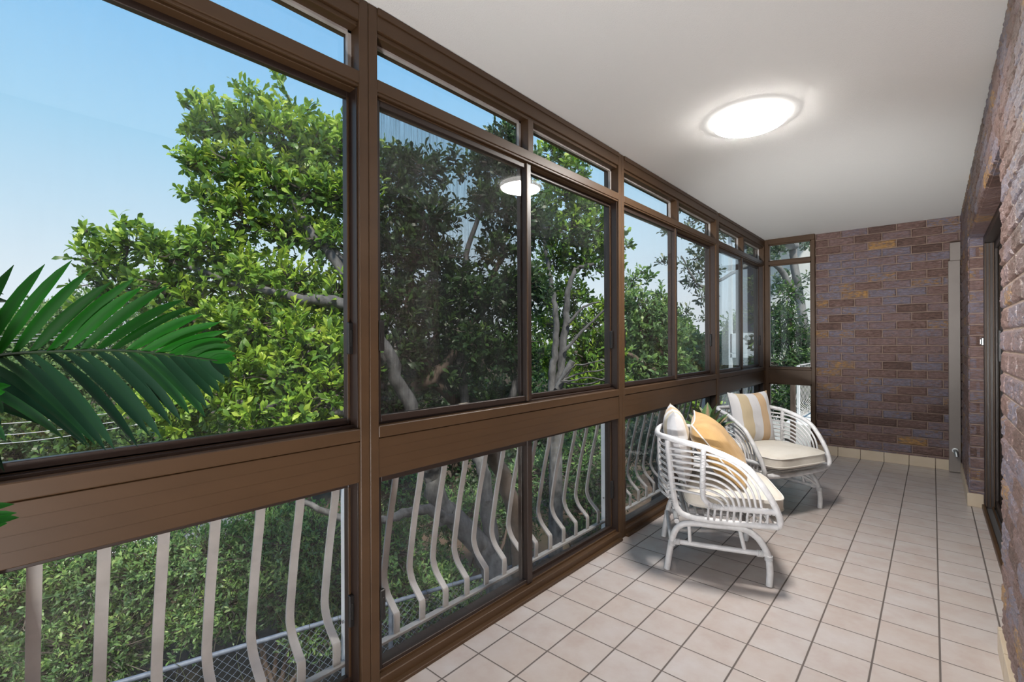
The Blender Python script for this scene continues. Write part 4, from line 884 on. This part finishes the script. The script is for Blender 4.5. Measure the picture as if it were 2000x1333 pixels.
# ------------------------------------------------------------------ power lines
def cable(pts, label, r=.012):
    pts = [np.array(p) for p in pts]; o = pts[0]; c = MB().tube(spl(pts, 8)-o, r, 6).build('power_line', M['wire'], None, True); c.location = tuple(o); tag(c, label, 'cable', 'power lines beyond the garden')
for dy, lab in ((0, 'topmost pale power line crossing behind the trees'), (8, 'second pale power line just under the topmost'), (14, 'third pale power line of the upper bundle')):
    cable([at(-200, 668+dy, 10.5), at(100, 652+dy*.9, 10.5), at(400, 635+dy*.6, 10.5), at(660, 607+dy*.6, 10.5)], lab, .007)
for dy, lab in ((0, 'pale power line crossing low behind the palm frond'), (22, 'lowest pale power line at the left under the palm frond'), (38, 'bottom wire at the left edge above the sill')):
    cable([at(-100, 835+dy, 9.5), at(60, 824+dy, 9.5), at(230, 806+dy*.8, 9.5), at(420, 780+dy*.6, 9.5)], lab, .007)

# ------------------------------------------------------------------ parked car glimpsed through the shrub
cr = empty('parked_car', tuple(at(300, 1040, 9.6)*[1, 1, 0]+[0, 0, ZG]), 2.3); tag(cr, 'white car parked in the garden, glimpsed through the shrub below the first window', 'car')
b_ = MB(); pr_ = [(-2.1, .35), (-2.15, .75), (-1.9, .9), (-1.35, .98), (-.85, 1.42), (.6, 1.46), (1.35, 1.02), (2.0, .92), (2.15, .7), (2.1, .35)]
V = [(x, y, z) for y, s in ((-.82, 1), (.82, 1)) for x, z in pr_]; n_ = len(pr_)
b_.add(V, [tuple(range(n_)), tuple(range(2*n_-1, n_-1, -1))]+[(i, i+n_, (i+1) % n_+n_, (i+1) % n_) for i in range(n_)]); b_.build('car_body', M['car_white'], cr)
MB().add([(x, y, z) for y in (-.825, .825) for x, z in ((-1.15, 1.0), (-.80, 1.36), (.52, 1.40), (1.05, 1.02))], [(0, 1, 2, 3), (7, 6, 5, 4)]).build('side_glass', M['blue_glass'], cr)
for x in (-1.35, 1.35):
    for y in (-.75, .75): MB().tube([(x, y-.1, .33), (x, y+.1, .33)], .33, 20).build('wheel', M['black'], cr)

# ------------------------------------------------------------------ potted palm close to the camera
PB = np.array([.60, -2.15, 0.0])
pl = empty('potted_palm', tuple(PB)); tag(pl, 'potted palm with a glossy green frond reaching in front of the first window', 'plant')
MB().lathe([(.13, 0), (.19, .36), (.20, .40), (.175, .40), (.165, .36)], (0, 0, 0), 40).build('pot', M['terracotta'], pl, True)
MB().lathe([(.166, .30), (.166, .362), (.01, .37)], (0, 0, 0), 24).build('potting_soil', M['bark_brown'], pl, True)
def frond(path, ulen, dlen, n, mats, seed, wd=.020, droop=.5, side_u=None, side_d=None):
    """path: rachis points (world). leaflets above lean to the tip, leaflets below hang"""
    fr = empty('frond', (0, 0, 0), parent=pl); rg = np.random.default_rng(seed)
    q = spl(path, 14); MB().tube(q-PB, np.linspace(.0050, .0016, len(q)), 6).build('rachis', M['rachis'], fr, True)
    T = unit(np.gradient(q, axis=0)); s = np.linspace(0, 1, len(q))
    for key, sgn, ln, md in (('u', 1, ulen, mats[0]), ('d', -1, dlen, mats[1])):
        mb = MB(); tone = []
        for i in range(n):
            f_ = (i+.5)/n; w_ = np.array([np.interp(f_, s, q[:, k]) for k in range(3)]); t_ = unit(np.array([np.interp(f_, s, T[:, k]) for k in range(3)]))
            ang = (1.02-.75*f_**2.2) if sgn > 0 else (.98-.62*f_**1.6)
            side = side_u if sgn > 0 else side_d
            side = unit(side-t_*(side@t_)); L = ln*(.62+.75*math.sin(math.pi*min(1, .18+f_*.66))-.78*f_**3.5)*(.93+.14*rg.random())
            d0 = unit(t_*math.cos(ang)+side*math.sin(ang)+rg.normal(size=3)*.025)
            sg_ = 7; cur = []; dd = d0.copy(); p = w_.copy()
            for j in range(sg_+1):
                cur.append(p.copy()); dd = unit(dd+np.array([0, 0, -1])*(droop*.16 if sgn > 0 else .13)*(1 if sgn < 0 else j/sg_)+t_*.03); p = p+dd*L/sg_
            cur = np.array(cur); Tc = unit(np.gradient(cur, axis=0)); vdir = unit(CAMV-w_); S_ = unit(np.cross(Tc, vdir+rg.normal(size=3)*.22)); N_ = np.cross(S_, Tc)
            wp = wd*np.array([.35, .72, .95, 1, .98, .86, .58, .04])[:sg_+1]
            V = []
            for j in range(sg_+1): V += [cur[j]-S_[j]*wp[j]/2+N_[j]*wp[j]*.16, cur[j], cur[j]+S_[j]*wp[j]/2+N_[j]*wp[j]*.16]
            F = []
            for j in range(sg_):
                a = j*3; F += [(a, a+1, a+4, a+3), (a+1, a+2, a+5, a+4)]
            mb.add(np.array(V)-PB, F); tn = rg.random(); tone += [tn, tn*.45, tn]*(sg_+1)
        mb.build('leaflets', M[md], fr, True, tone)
CAMV = CAM
def apx(x, y, d): return at(x, y, d)
crownp = PB+np.array([0, 0, .86])
upv = unit(up*1.0+rt*.05); dnv = unit(-up*.93+fw*.25)
MB().tube(spl([(0, 0, .35), (.01, 0, .6), (0, 0, .88)], 6), [.035]*7+[.030]*6, 10).build('stem', M['rachis'], pl, True)
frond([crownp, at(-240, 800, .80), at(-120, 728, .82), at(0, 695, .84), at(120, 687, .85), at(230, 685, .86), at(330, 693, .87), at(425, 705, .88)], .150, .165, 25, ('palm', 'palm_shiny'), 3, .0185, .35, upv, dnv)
frond([crownp, at(-400, 830, .76), at(-280, 790, .76), at(-180, 770, .77), at(-90, 765, .78), at(-25, 770, .79)], .10, .13, 14, ('palm', 'palm_shiny'), 4, .016, .4, unit(up*.35+rt*.9), unit(-up*.6+rt*.6))
frond([crownp, at(-300, 900, .80), at(-240, 800, .82), at(-190, 690, .84), at(-130, 600, .86), at(-70, 550, .88)], .10, .13, 12, ('palm', 'palm_shiny'), 6, .016, .5, unit(-rt+up*.3), unit(rt*.9-up*.1))
frond([crownp, at(-300, 980, .7), at(-180, 1010, .72), at(-90, 1030, .74), at(-45, 1036, .75)], .08, .09, 12, ('palm', 'palm_shiny'), 7, .016, .4, unit(up+rt*.5), unit(-up+rt*.5))
for k in range(5):
    a = 1.9+k*.8; c_ = crownp; frond([c_, c_+[.18*math.cos(a), .18*math.sin(a)-.05, .22], c_+[.36*math.cos(a), .36*math.sin(a)-.12, .28], c_+[.5*math.cos(a), .5*math.sin(a)-.15, .16]], .15, .15, 14, ('palm', 'palm_shiny'), 20+k, .02, .4, unit(np.array([-math.sin(a), math.cos(a), .3])), unit(np.array([math.sin(a), -math.cos(a), .3])))

# ------------------------------------------------------------------ foliage plant on a small rattan table between the chairs
tbx, tby = .36, 1.88
rtb = empty('side_table', (tbx, tby, 0)); tag(rtb, 'small round white rattan side table between the two armchairs', 'table')
MB().lathe([(.01, .39), (.16, .39), (.17, .398), (.16, .408), (.01, .408)], (0, 0, 0), 40).build('tabletop', M['rattan'], rtb, True)
for k in range(4):
    a = k*math.pi/2+.4; MB().tube(spl([(.15*math.cos(a), .15*math.sin(a), 0.002), (.11*math.cos(a), .11*math.sin(a), .20), (.14*math.cos(a), .14*math.sin(a), .392)], 6), .011, 8).build('leg', M['rattan'], rtb, True)
th = np.linspace(0, 2*math.pi, 33); MB().tube(np.stack([.112*np.cos(th), .112*np.sin(th), .20+0*th], 1), .008, 6, False).build('ring_stretcher', M['rattan'], rtb, True)
m = M['pink_leaf'] = mat('variegated_leaf', rough=.4); t = m.node_tree; a_ = t.nodes.new('ShaderNodeAttribute'); a_.attribute_name = 'tone'
f_ = mathn(t, 'ADD', a_.outputs['Fac'], mathn(t, 'MULTIPLY', mathn(t, 'SUBTRACT', noise(t, objco(t), 55, 3), .5), .5))
t.links.new(ramp(t, f_, [(0, (.42, .16, .13)), (.22, (.30, .22, .13)), (.45, (.10, .19, .075)), (1, (.06, .15, .035))]), P(m).inputs['Base Color'])
pp_ = empty('foliage_plant', (tbx, tby, .4085)); tag(pp_, 'small potted plant with pink veined green leaves behind the ochre pillow', 'plant')
MB().lathe([(.055, 0), (.075, .11), (.078, .125), (.066, .125), (.062, .11)], (0, 0, 0), 32).build('pot', M['terracotta'], pp_, True)
rg = np.random.default_rng(8)
for k in range(17):
    a = k*2.4; tilt = .25+.75*((k % 6)/5); L = .15+.05*rg.random(); h0 = .17+.09*rg.random()*(1.2-tilt)
    d = np.array([math.cos(a)*math.sin(tilt), math.sin(a)*math.sin(tilt), math.cos(tilt)]); b0 = np.array([0, 0, .115]); b1 = b0+d*h0*.6+np.array([0, 0, .03])
    sdir = unit(np.cross(d, [0, 0, 1.0])); nrm = np.cross(sdir, d); V = []; tn = []
    for j in range(9):
        f = j/8; p = b1+d*L*f-np.array([0, 0, 1])*L*.28*f*f*tilt; w_ = .046*math.sin(math.pi*(f**.8))*(1.05-.3*f)+.001
        for q in (-1, -.5, 0, .5, 1): V.append(p+sdir*w_*q+nrm*abs(q)*w_*.35); tn.append([.75, .45, .08, .45, .75][int(q*2+2)]+.1*rg.random())
    F = [(j*5+i, j*5+i+1, (j+1)*5+i+1, (j+1)*5+i) for j in range(8) for i in range(4)]
    lf = MB().add(V, F); lo = lf.build('leaf', M['pink_leaf'], pp_, True, tn); MB().tube([b0, (b0+b1)/2+[0, 0, .005], b1], .0025, 6).build('petiole', M['rachis'], lo, True)

bpy.context.view_layer.update()
